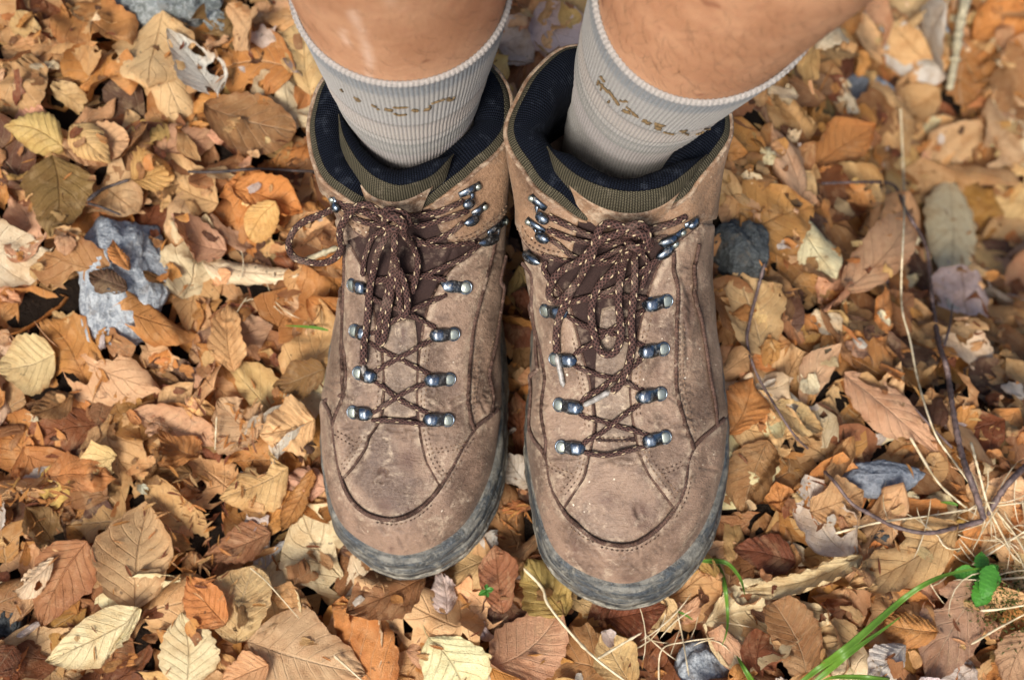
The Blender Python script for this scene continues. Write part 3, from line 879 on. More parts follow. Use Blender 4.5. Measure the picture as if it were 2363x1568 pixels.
def build_boot(key):
    D = BT[key]
    S = Surf(D['net'], make_creases(key))
    SURF[key] = S
    dz = D['dz']
    cx, cy = S.G[:, 0, 0].mean(), S.G[:, 0, 1].mean()
    root = empty('hiking_boot', (cx, cy, dz))
    tag(root, BOOT_LABEL[key], 'boot', 'pair of worn hiking boots')
    BOOTS[key] = root
    # ---- base upper (toe box, ankle walls) with soft toe dents
    V = S.V.copy()
    dent = np.zeros(len(V))
    dd = [((885,1090),22,.0012),((908,1082),14,-.0008)] if key == 'A' else [((1478,1180),30,.0016),((1440,1150),40,-.0006)]
    for c, r_, h_ in dd:
        dent += h_ * np.exp(-((S.px - np.array(c)) ** 2).sum(1) / (2 * r_ * r_))
    V -= S.Nn * dent[:, None]
    mud_poly = D['mud'] + D['mudclose']
    ed = np.min([np.abs(sdf(mud_poly, S.px)), np.abs(sdf(D['eyeR'], S.px)), np.abs(sdf(D['eyeL'], S.px))], 0) / 3.9
    stn = stain_of(key, S.px)
    add('upper', V, S.Q, M_LEATHER, root, fattr={'edge': ed, 'stain': stn, 'crease': S.crease})
    low = np.zeros(len(S.V), bool)
    for nm, poly, t, m in (('toe_rand', mud_poly, .0014, M_LEATHER3), ('side_panel', D['sideR'], .0011, M_LEATHER2), ('side_panel', D['sideL'], .0011, M_LEATHER2),
                           ('tongue_gusset', D['throat'], .0004, M_GUSSET), ('tongue_pad', D['pad'], .0017, M_PAD),
                           ('eyestay', D['eyeR'], .0026, M_LEATHER), ('eyestay', D['eyeL'], .0026, M_LEATHER),
                           ('ankle_flap', D['ankR'], .0018, M_LEATHER4), ('ankle_flap', D['ankL'], .0018, M_LEATHER4)):
        pv, pq, us, sd_ = panel(S, poly, t)
        if len(pq):
            add(nm, pv, pq, m, root, fattr={'edge': np.maximum(sd_, 0), 'stain': stn[us], 'crease': S.crease[us]})
    # ---- piping along the seams
    for pts in [D['mud']] + D['seams']:
        W, Nn = surf_line(S, pts, .0018 if pts is D['mud'] else .0026)
        k = len(W)
        rr = .00135 * (1 + .12 * np.sin(np.arange(k) * .35) + .08 * rng.normal(size=k))
        add('piping', *tube(W, rr, 8, .75, Nn)[:2], M_PIPE, root)
    for nm, cut in (('eyeR', D['cutR']), ('eyeL', D['cutL'])):
        W, Nn = surf_line(S, D[nm][:cut], .0010)
        add('groove_line', *tube(W, .00095 * (1 + .15 * rng.normal(size=len(W))), 7, .8, Nn)[:2], M_PIPE, root)  # thin dark tube added to draw the dark groove along the eyestay edge
    for nm, a_, b_ in (('ankR', 3, D['cutaR']), ('ankL', 2, D['cutaL'])):
        W, Nn = surf_line(S, D[nm][a_:b_], .0008)
        add('groove_line', *tube(W, .0009, 7, .8, Nn)[:2], M_PIPE, root)  # dark groove line at the ankle flap edge, likewise added as a tube
    st = []
    for pts in D['stit']:
        st += stitches(S, pts, .0035 if pts[0][1] < 1110 or pts[0][1] > 1260 else .0028)
    v, q, _, _ = join(st)
    tag(add('stitching', v, q, M_THREAD, root), kind='stuff')
    # ---- sole
    L0 = S.G[:, 0]
    N = len(L0)
    t = unit(np.roll(L0, -1, 0) - np.roll(L0, 1, 0)); t[:, 2] = 0; t = unit(t)
    out = np.stack([t[:, 1], -t[:, 0], np.zeros(N)], 1)
    c = L0.mean(0)
    if ((L0 - c) * out).sum() < 0:
        out = -out
    for _ in range(20):
        out = unit(out + np.roll(out, 1, 0) + np.roll(out, -1, 0))
    e = crom(np.array(D['off'], float)[:, None], N // 16, closed=True)[:, 0] * .001
    e = np.maximum(e, .002)
    for _ in range(20):
        e = (e + np.roll(e, 1) + np.roll(e, -1)) / 3
    z0 = L0[:, 2] - dz
    arc = np.concatenate([[0], np.cumsum(np.linalg.norm(np.diff(L0, axis=0), axis=1))])
    lug = sstep(.25, .4, np.abs(((arc / .013) % 1) - .5))
    rows = []
    #            offset factor, extra mm, z fraction of z0 or drop
    P = [(-.0050, 0, .001), (-.0015, .02, .0022), (-.0002, .10, .0024), (.0003, .30, .0016), (.0004, .50, -.0002), (.0006, .64, -.0030), (.0, .62, -.0052), (-.0012, .57, -.0060), (.0, .72, -.0068), (.0003, .84, -.0095), (.0003, .93, -.0130), (-.0016, .88, -.0140), (.0, .98, -.0152), (.0004, 1.04, -.0185), (.0, 1.02, -.0215)]
    for a, f, dzz in P:
        w = .00025 * np.sin(arc * 160 + a * 9000) + .0002 * np.sin(arc * 411 + f * 7)
        rows.append(L0 + out * (a + f * e + w)[:, None] + np.array([0, 0, 1.0]) * dzz)
    top = rows[-1]
    for f, zz in ((1.0, .0055), (.92, .001), (.8, -.004)):
        r_ = L0 + out * (f * e - .0028 * lug * (1 if zz < .005 else .4))[:, None]
        r_[:, 2] = dz + zz + .002 * (z0 - .03)
        rows.append(r_)
    inner = c + (L0 - c) * .45
    inner[:, 2] = dz - .004
    rows.append(inner)
    ctr = np.tile(c, (N, 1)); ctr[:, 2] = dz - .004
    rows.append(c + (L0 - c) * .02 * [1, 1, 0] + [0, 0, dz - .004 - c[2]])
    G = np.stack(rows, 1)
    uvr = np.stack(np.broadcast_arrays(np.minimum(arc, arc[-1] - arc)[:N, None], (z0[:, None] + dz - G[..., 2])), -1)
    add('rubber_sole', G.reshape(-1, 3), grid_quads(N, G.shape[1], True, False), M_RUBBER, root, uv=uvr.reshape(-1, 2))
    SOLE[key] = (L0 + out * e[:, None])[::8, :2]
    # ---- collar: leather edge, olive band, navy padding, inner wall
    i0, i1 = int(2.55 * N / 16), int(13.45 * N / 16)
    rim = S.G[i0:i1 + 1, -1]
    k = len(rim)
    cc = rim.mean(0)
    tt = unit(np.gradient(rim, axis=0))
    inn = np.stack([-tt[:, 1], tt[:, 0], np.zeros(k)], 1); inn = unit(inn)
    if ((cc - rim) * inn).sum() < 0:
        inn = -inn
    for _ in range(30):
        inn[1:-1] = unit(inn[1:-1] + inn[:-2] + inn[2:])
    up = unit(np.cross(inn, tt)); up *= np.sign(up[:, 2:3])
    fr = np.minimum(np.arange(k), np.arange(k)[::-1]) / (k * .12)
    w = (.55 + .45 * np.clip(fr, 0, 1))[:, None]
    def ring(d, h):
        return rim + inn * (d * w) + up * (h * w)
    u = np.concatenate([[0], np.cumsum(np.linalg.norm(np.diff(rim, axis=0), axis=1))])
    def band(nm, prof, m):
        rr = [ring(d, h if h > 0 else 0) + np.array([0, 0, 1.0]) * (min(h, 0) * np.clip(.12 + fr * 1.1, 0, 1))[:, None] for d, h in prof]
        g = np.stack(rr, 1)
        L = np.concatenate([[0], np.cumsum(np.hypot(*np.diff(np.array(prof), axis=0).T))])
        U = np.stack(np.broadcast_arrays(u[:, None], L[None]), -1).reshape(-1, 2)
        return add(nm, g.reshape(-1, 3), grid_quads(k, len(prof), False, False), m, root, uv=U)
    band('leather_edge', [(-.0020, -.0030), (-.0022, .0006), (-.0012, .0015), (.0002, .0012), (.0008, -.001)], M_EDGE)
    band('collar_band', [(.0000, -.002), (.0002, .0016), (.0012, .0036), (.0024, .0050), (.0036, .0058)], M_OLIVE)
    band('collar_lining', [(.0033, .0050), (.0048, .0064), (.0090, .0086), (.0130, .0086), (.0170, .0064), (.0200, .0020), (.0212, -.006), (.0205, -.020), (.0165, -.040), (.013, -.075), (.004, -.105)], M_NAVY)
    # ---- padded tongue
    lo, cr, inr = [resample(crom(np.array(p_, float), 12), 1.0) for p_ in D['tongue']]
    n = 60
    def samp(a):
        s_ = np.linspace(0, len(a) - 1, n)
        return np.stack([np.interp(s_, np.arange(len(a)), a[:, j]) for j in (0, 1)], 1)
    lo, cr, inr = samp(lo), samp(cr), samp(inr)
    f = np.abs(np.linspace(-1, 1, n))
    zc = dz + .164 + .012 * f ** 2
    # the crest traces the picture; outer face drops to the leather, inner face to the foot
    CR = np.array([at(x, y, z) for (x, y), z in zip(cr, zc)])
    LO = np.array([at(x, y, z) for (x, y), z in zip(lo, zc - .010)])
    IN = np.array([at(x, y, z) for (x, y), z in zip(inr, zc - .002)])
    o_ = unit((LO - IN) * [1, 1, 0])
    U0 = np.concatenate([[0], np.cumsum(np.linalg.norm(np.diff(CR, axis=0), axis=1))])
    def sheet(nm, rr, m):
        g = np.stack(rr, 1)
        dl = np.concatenate([[0], np.cumsum(np.linalg.norm(np.diff(g[n // 2], axis=0), axis=1))])
        U = np.stack(np.broadcast_arrays(U0[:, None], dl[None]), -1).reshape(-1, 2)
        return add(nm, g.reshape(-1, 3), grid_quads(n, g.shape[1]), m, root, uv=U)
    tk = np.clip((1 - f) * 4, .08, 1)[:, None] ** .7
    LO = CR + (LO - CR) * np.maximum(tk, .15); IN = CR + (IN - CR) * np.maximum(tk, .3)
    mid = lambda a, b, q, h: a + (b - a) * q + np.array([0, 0, 1]) * h * tk + o_ * h * .35 * tk
    sheet('tongue_face', [LO + np.array([0, 0, -.006]) * tk, LO + o_ * .0002, mid(LO, CR, .35, .0015), mid(LO, CR, .7, .0020), mid(LO, CR, 1.0, .0012)], M_OLIVE)
    sheet('tongue_lining', [CR + [0, 0, .0005], CR + [0, 0, .0016], mid(CR, IN, .25, .0034), mid(CR, IN, .55, .0040), mid(CR, IN, .85, .0024), IN, IN - o_ * .002 + [0, 0, -.010], IN + o_ * .001 + [0, 0, -.035], IN + o_ * .004 + [0, 0, -.075]], M_NAVY)
    # leather bib under the olive face
    low_z = dz + .140
    B1 = LO + o_ * .0012 + [0, 0, -.0008]
    B2 = LO + o_ * .0022 + [0, 0, -.004]
    B3 = LO + o_ * (.004 + .004 * (1 - f))[:, None] + np.array([0, 0, 1]) * (-.012 - .012 * (1 - f))[:, None]
    B4 = LO + o_ * (.004 + .012 * (1 - f))[:, None] + np.array([0, 0, 1]) * (-.020 - .026 * (1 - f))[:, None]
    m0 = slice(10, n - 10)
    tp = np.maximum(sstep(11, 27, 30 - np.abs(np.arange(n) - 29.5)), .02)[:, None]
    B1, B2, B3, B4 = [LO + (b_ - LO) * tp for b_ in (B1, B2, B3, B4)]
    g = np.stack([LO + [0, 0, -.0006], B1, B2, B3, B4], 1)[m0]
    add('tongue_bib', g.reshape(-1, 3), grid_quads(g.shape[0], 5), M_LEATHER4, root)
    # ---- hooks
    for rv, tp in D['hooks']:
        (v, q, _, _), (rv_v, rv_q) = hook_mesh(S, rv, tp)
        h = add('hook', v, q, M_METAL, root, origin=v.mean(0))
        add('rivet', rv_v, rv_q, M_RIVET, h)
    for a in D['side_hooks']:
        (v, q, _, _), (rv_v, rv_q) = hook_side(S, *a)
        h = add('hook', v, q, M_METAL, root, origin=v.mean(0))
        add('rivet', rv_v, rv_q, M_RIVET, h)
    return root, S

for key in ('A', 'B'):
    build_boot(key)

# ------------------------------------------------------------------ laces
def crosses(L, Rr, spans, ex):
    pass

def build_lace(key, runs, aglets):
    S, root = SURF[key], BOOTS[key]
    parts = []
    for pts, r, fl in runs:
        v, q, u, c = lace_run(S, pts, r, fl)
        parts.append((v, q, u))
    v, q, u, _ = join(parts)
    lace = add('lace', v, q, M_LACE, root, uv=u)
    for pts in aglets:
        W = np.array([at(p[0], p[1], p[3]) if p[2] == 'z' else S.over(*p) for p in pts])
        c = resample(crom(W, 6), .002)
        rr = np.full(len(c), .0017) * np.linspace(1.05, .85, len(c)); rr[0] *= .5; rr[-1] *= .4
        add('aglet', *tube(c, rr, 10, .9, unit(CAM - c))[:2], M_AGLET, lace)

RT, RB = .00158, .00208      # tight lacing, loose bow strands
runs_A = [
 ([(858,962,2.5),(868,968,3.5),(900,969,3.2),(930,972,3),(965,977,3.2),(990,976,3.5),(1004,966,2.5)], RT, .7),
 ([(850,958,2.2),(866,947,3.8),(900,926,4.2),(940,902,5.5),(975,888,4.2),(996,880,3)], RT, .7),
 ([(858,876,2.2),(874,884,3.8),(905,908,3.2),(940,932,3.4),(975,948,4),(996,954,2.8)], RT, .7),
 ([(850,870,2.2),(866,856,3.8),(900,838,4.2),(945,811,5.5),(985,790,4.2),(1008,780,3)], RT, .7),
 ([(842,782,2.2),(858,792,3.8),(890,812,3.2),(930,832,3.4),(970,852,4),(1000,864,2.8)], RT, .7),
 ([(840,776,2.2),(858,768,3.8),(900,744,4.2),(947,718,5.2),(1000,693,4.2),(1034,676,3)], RT, .7),
 ([(836,668,2.2),(852,682,3.8),(895,704,3.2),(941,724,3.4),(980,742,4),(1010,756,2.8)], RT, .7),
 ([(846,648,3),(880,643,3.5),(930,640,3.5),(985,639,4),(1034,645,3)], RT, .7),
 ([(850,655,3),(900,648,4),(965,640,4.5),(1040,610,5),(1085,582,4.5),(1112,560,3)], RT, .7),
 ([(945,545,6),(990,566,4),(1045,566,4),(1098,560,3)], RT, .7),
 ([(940,562,6),(965,565,4),(1005,553,4),(1045,533,4.5),(1072,510,3)], RT, .7),
 ([(930,515,9),(965,520,7),(1010,511,5),(1050,498,5),(1082,486,3.5)], RT * 1.1, .7),
 ([(925,498,9),(965,497,6),(1010,491,5),(1045,476,5),(1072,460,3.5)], RT * 1.1, .7),
 ([(895,512,8),(860,500,6),(825,484,5),(790,470,4),(776,462,3)], RT, .7),
 ([(895,522,8),(858,516,5),(825,506,4),(800,490,4),(780,474,3)], RT, .7),
 ([(890,530,7),(860,548,4),(846,580,3),(840,612,3),(836,640,3)], RT, .7),
 # large loop that hangs out over the left edge of the boot
 ([(905,510,'z',.152),(880,492,'z',.158),(852,474,'z',.161),(824,476,'z',.158),(804,494,'z',.153),(789,520,'z',.146),(784,548,'z',.138),(786,572,'z',.130),(774,594,'z',.122),(748,606,'z',.114),(712,606,'z',.108),(682,594,'z',.104),(666,570,'z',.103),(670,545,'z',.106),(690,520,'z',.112),(722,502,'z',.121),(758,487,'z',.130),(795,478,'z',.138),(830,486,'z',.145),(870,500,'z',.150)], RB, .8),
 # left free end
 ([(905,525,'z',.156),(888,548,'z',.154),(874,580,'z',.147),(862,620,8),(855,665,7),(850,705,7),(846,745,7),(842,785,8),(839,815,9),(837,843,8)], RB * 1.05, .8),
 # middle hanging strands
 ([(915,520,'z',.156),(911,545,'z',.153),(909,580,'z',.146),(907,620,8),(903,665,7),(898,710,7),(890,755,7),(880,790,6),(872,782,5),(878,740,5),(890,690,5),(902,640,6),(908,600,7)], RB, .78),
 ([(908,600,7),(920,620,9),(932,650,9),(941,690,9),(938,722,9),(930,732,8),(923,712,8),(922,672,8),(916,632,8),(914,590,'z',.143)], RB * .95, .78),
 ([(925,520,'z',.156),(936,545,'z',.152),(953,569,8),(965,598,7),(962,628,7),(955,656,7),(948,680,5)], RB * .92, .78),
 # knot wraps
 ([(884,500,'z',.154),(893,486,'z',.160),(914,487,'z',.163),(934,497,'z',.161),(941,514,'z',.158),(930,528,'z',.156)], RB * 1.2, .85),
 ([(886,520,'z',.154),(892,503,'z',.161),(908,498,'z',.166),(925,508,'z',.164),(930,526,'z',.159),(922,536,'z',.154)], RB * 1.25, .85),
 ([(880,508,'z',.152),(890,524,'z',.158),(908,528,'z',.161),(926,520,'z',.159),(940,505,'z',.155)], RB * 1.1, .85),
]
aglets_A = [[(837,843,8),(840,856,7),(848,868,6),(862,877,6)]]
runs_B = [
 ([(1345,1040,2.5),(1356,1046,3.5),(1395,1048,3.2),(1430,1044,3),(1465,1036,3.2),(1490,1030,3.5),(1506,1018,2.5)], RT, .7),
 ([(1338,1034,2.2),(1354,1016,3.8),(1386,1000,4.2),(1425,969,5.5),(1455,946,4.2),(1485,922,3)], RT, .7),
 ([(1334,946,2.2),(1348,958,3.8),(1385,971,3.2),(1425,982,3.4),(1465,992,4),(1500,1004,2.8)], RT, .7),
 ([(1336,938,2.2),(1352,915,3.8),(1386,897,4.2),(1425,868,5.5),(1462,842,4.2),(1486,820,3)], RT * 1.1, .7),
 ([(1322,836,2.2),(1334,846,3.8),(1365,860,3.2),(1405,871,3.4),(1450,884,4),(1488,900,2.8)], RT, .7),
 ([(1322,822,2.2),(1338,806,3.8),(1368,792,4.2),(1408,764,5.2),(1452,735,4.2),(1494,710,3)], RT, .7),
 ([(1300,720,2.2),(1318,734,3.8),(1352,752,3.2),(1408,770,3.4),(1460,788,4),(1492,800,2.8)], RT, .7),
 ([(1304,705,3),(1340,692,3.5),(1400,684,3.5),(1455,684,4),(1496,690,3)], RT, .7),
 ([(1300,700,3),(1345,690,4),(1420,664,4.5),(1480,626,5),(1520,595,4.5),(1536,580,3)], RT, .7),
 ([(1448,575,6),(1400,604,4),(1330,606,4),(1282,598,4),(1250,586,3)], RT, .7),
 ([(1440,570,6),(1370,600,4),(1318,590,4),(1288,566,4.5),(1268,548,3)], RT, .7),
 ([(1450,545,9),(1400,566,7),(1352,560,5),(1300,545,5),(1262,528,3.5)], RT * 1.1, .7),
 ([(1440,530,9),(1390,548,6),(1335,533,5),(1290,512,5),(1262,495,3.5)], RT * 1.1, .7),
 ([(1466,540,8),(1500,530,6),(1540,520,5),(1572,506,4),(1586,498,3)], RB, .75),
 ([(1470,560,8),(1500,556,5),(1520,550,4),(1545,545,3)], RT, .7),
 ([(1478,580,7),(1496,610,4),(1490,640,3),(1482,665,3)], RT, .7),
 ([(1262,600,3),(1256,622,4),(1268,646,4),(1284,668,3.5),(1300,690,3)], RT, .7),
 ([(1530,590,3),(1505,612,5),(1490,640,5),(1478,668,4)], RT, .7),
 # large twisted loop lying to the left
 ([(1470,556,'z',.171),(1452,536,'z',.176),(1428,519,'z',.180),(1403,515,'z',.178),(1384,528,'z',.174),(1373,556,'z',.169),(1366,590,'z',.163),(1350,620,'z',.157),(1330,652,11),(1308,682,10),(1288,694,9),(1270,688,9),(1267,668,9),(1280,642,10),(1305,619,11),(1335,602,'z',.157),(1364,578,'z',.164),(1390,552,'z',.170),(1420,540,'z',.175),(1452,522,'z',.180),(1480,518,'z',.180),(1486,532,'z',.176),(1472,548,'z',.172)], RB * 1.12, .85),
 # left free end below the loop
 ([(1330,645,7),(1310,690,7),(1296,716,8),(1288,745,9),(1284,780,9),(1284,815,8)], RB * 1.08, .82),
 # centre loop
 ([(1448,572,'z',.168),(1436,598,8),(1410,630,8),(1384,656,8),(1370,690,8),(1365,735,8),(1372,780,8),(1384,808,8),(1402,819,9),(1420,810,9),(1430,780,9),(1432,740,8),(1428,700,8),(1428,660,8),(1436,620,8),(1450,580,'z',.168)], RB * 1.1, .8),
 # right free end
 ([(1458,560,'z',.172),(1463,590,9),(1466,620,8),(1464,660,8),(1459,700,8),(1458,750,8),(1458,790,8),(1453,830,9),(1443,865,9),(1426,890,9),(1408,903,9)], RB * 1.08, .82),
 # knot
 ([(1440,558,'z',.168),(1450,542,'z',.176),(1470,536,'z',.180),(1492,546,'z',.178),(1500,562,'z',.172),(1490,578,'z',.167)], RB * 1.2, .85),
 ([(1442,548,'z',.170),(1452,562,'z',.176),(1470,572,'z',.178),(1488,564,'z',.175),(1498,548,'z',.170)], RB * 1.2, .85),
 ([(1478,524,'z',.174),(1492,532,'z',.178),(1496,552,'z',.178),(1484,572,'z',.174),(1470,582,'z',.168)], RB * 1.1, .85),
]
aglets_B = [[(1284,816,8),(1290,845,7),(1296,872,6.5),(1300,894,6)], [(1408,903,9),(1385,915,8),(1360,928,7),(1345,936,6)]]
build_lace('A', runs_A, aglets_A)
build_lace('B', runs_B, aglets_B)

# ================================================================== PERSON: legs (one body mesh), socks, shorts, hair
LEG = {
 'A': [(-.062,.335,.05,.036,.046),(-.0605,.337,.10,.036,.045),(-.0595,.339,.14,.0365,.043),(-.057,.335,.20,.0435,.0465),(-.0535,.329,.262,.0505,.0505),(-.052,.322,.32,.0535,.055),(-.052,.312,.39,.057,.060),(-.053,.300,.46,.055,.058),(-.056,.294,.52,.058,.063),(-.067,.325,.63,.070,.076),(-.082,.372,.76,.083,.090),(-.088,.395,.84,.085,.095),(-.09,.40,.90,.085,.095)],
 'B': [(.069,.332,.065,.036,.046),(.0705,.334,.115,.036,.045),(.0725,.336,.155,.0370,.043),(.080,.329,.21,.0430,.0460),(.0885,.318,.27,.0500,.0500),(.0965,.308,.33,.0545,.055),(.108,.297,.40,.058,.060),(.117,.288,.47,.055,.058),(.120,.284,.53,.058,.063),(.112,.320,.64,.070,.076),(.096,.372,.77,.083,.090),(.090,.395,.85,.085,.095),(.09,.40,.91,.085,.095)],
}
SOCK_EDGE = {'A': [(742,120),(760,150),(795,172),(830,184),(880,190),(930,190),(980,184),(1030,175),(1075,155),(1110,130),(1150,70)],
             'B': [(1372,4),(1390,80),(1408,115),(1430,148),(1465,180),(1500,207),(1570,236),(1640,246),(1700,232),(1750,203)]}
def leg_rings(key, t0, t1, nr, na, grow=0.0, rib=None):
    """rings perpendicular to the leg axis; t in control-section units"""
    C = np.array(LEG[key])
    c = crom(C, 40)
    tt = np.linspace(t0, t1, nr) * 40
    q = np.stack([np.interp(tt, np.arange(len(c)), c[:, j]) for j in range(5)], 1)
    d = np.stack([np.gradient(c[:, j]) for j in range(3)], 1)
    T = unit(np.stack([np.interp(tt, np.arange(len(c)), d[:, j]) for j in range(3)], 1))
    X = unit(np.cross(np.tile([0, 1.0, 0], (nr, 1)), T)); Y = np.cross(T, X)
    a = np.linspace(0, 2 * np.pi, na, endpoint=False) - np.pi / 2
    # calf: slightly narrower shin in front, fuller behind
    rad = 1 - .05 * np.maximum(0, -np.sin(a)) ** 2 * 0
    g = grow if rib is None else grow + rib
    rx = q[:, 3:4] + g; ry = q[:, 4:5] + g
    P = q[:, None, :3] + (rx * np.cos(a) * rad)[..., None] * X[:, None] + (ry * np.sin(a) * rad)[..., None] * Y[:, None]
    s = np.concatenate([[0], np.cumsum(np.linalg.norm(np.diff(q[:, :3], axis=0), axis=1))])
    return P, s, a

def closed_loft(P):
    nr, na, _ = P.shape
    lo = P[:1].mean(1, keepdims=True) + (P[:1] - P[:1].mean(1, keepdims=True)) * .01
    hi = P[-1:].mean(1, keepdims=True) + (P[-1:] - P[-1:].mean(1, keepdims=True)) * .01
    G = np.concatenate([lo, P, hi], 0)
    return G.reshape(-1, 3), grid_quads(nr + 2, na, False, True)

person = empty('person', (0.01, .35, .015))
tag(person, 'person with tanned bare lower legs standing in light ribbed socks and brown hiking boots', 'person')
parts = []
for key in ('A', 'B'):
    P, _, _ = leg_rings(key, 0, 12, 150, 56)
    parts.append(closed_loft(P))
    # foot inside the boot
    s = np.linspace(0, 1, 20); a = np.linspace(0, 2 * np.pi, 28, endpoint=False)
    c0 = np.array(LEG[key][0][:3]); toe = at(*( (925, 1150, .05) if key == 'A' else (1428, 1215, .065)))
    cen = c0 + (toe - c0) * s[:, None] + np.array([0, .03, 0]) * (1 - s)[:, None]
    cen[:, 2] = c0[2] - .012 + (toe[2] - c0[2]) * s
    r = np.sin(np.clip(s * .93 + .04, 0, 1) * np.pi) ** .35
    V = cen[:, None] + np.stack([.034 * r[:, None] * np.cos(a), 0 * a + 0 * r[:, None], .016 * r[:, None] * np.sin(a)], -1)
    parts.append((V.reshape(-1, 3), grid_quads(20, 28, False, True)))
s = np.linspace(-1, 1, 24); a = np.linspace(0, 2 * np.pi, 48, endpoint=False)
r = np.sqrt(np.maximum(1 - s ** 2, .0004))
V = np.array([0, .40, .92]) + np.stack([.165 * r[:, None] * np.cos(a), .105 * r[:, None] * np.sin(a), np.tile(.11 * s[:, None], (1, 48))], -1)
parts.append((V.reshape(-1, 3), grid_quads(24, 48, False, True)))
v, q, _, _ = join(parts)
body = add('body', v, q, M_SKIN, person)
md = body.modifiers.new('remesh', 'REMESH'); md.mode = 'VOXEL'; md.voxel_size = .0042
sm = body.modifiers.new('smooth', 'SMOOTH'); sm.factor = .5; sm.iterations = 6
dg = bpy.context.evaluated_depsgraph_get()
bm_ = bpy.data.meshes.new_from_object(body.evaluated_get(dg))
body.modifiers.clear()
body.data = bm_
nv = len(bm_.vertices)
co = np.zeros(nv * 3, np.float32); bm_.vertices.foreach_get('co', co); co = co.reshape(-1, 3) + WL['person']
bm_.polygons.foreach_set('use_smooth', np.ones(len(bm_.polygons), bool))
ppx = proj(co)
scar = np.zeros(nv)
for pl, w_ in (([(812,30),(835,70),(846,110),(852,150),(850,178)], 5), ([(905,0),(922,22)], 5), ([(790,70),(800,100)], 3.5)):
    for x, y in resample(crom(np.array(pl, float), 8), 3):
        scar = np.maximum(scar, np.exp(-((ppx - (x, y)) ** 2).sum(1) / (2 * w_ * w_)))
scar *= (co[:, 2] < .4) & (co[:, 1] < .36)
at_s = bm_.attributes.new('scar', 'FLOAT', 'POINT'); at_s.data.foreach_set('value', scar.astype(np.float32))
if not bm_.materials:
    bm_.materials.append(M_SKIN)

CUT = {}
def sock_cut(key, a):
    if key not in CUT:      # where the photographed sock edge lies on the leg: a planar cut
        P, _, aa = leg_rings(key, 1.5, 6.5, 160, 120, .0018)
        bv = BVHTree.FromPolygons([tuple(q) for q in P.reshape(-1, 3)], [tuple(x) for x in grid_quads(160, 120, False, True)])
        rows, rhs = [], []
        for x, y in SOCK_EDGE[key]:
            d = ray(x, y)
            loc, _, _, _ = bv.ray_cast(Vector(CAM), Vector(d / np.linalg.norm(d)))
            if loc is None:
                continue
            k = int(((P - np.array(loc)) ** 2).sum(-1).argmin())
            i, j = divmod(k, 120)
            rows.append([1, np.cos(aa[j]), np.sin(aa[j])]); rhs.append(1.5 + 5 * i / 159)
        A_ = np.array(rows); reg = np.diag([0, .15, .15])
        CUT[key] = np.linalg.solve(A_.T @ A_ + reg, A_.T @ np.array(rhs))
        print('sock', key, CUT[key], len(rows))
    c = CUT[key]
    return c[0] + c[1] * np.cos(a) + c[2] * np.sin(a)
SOCKBVH = {}
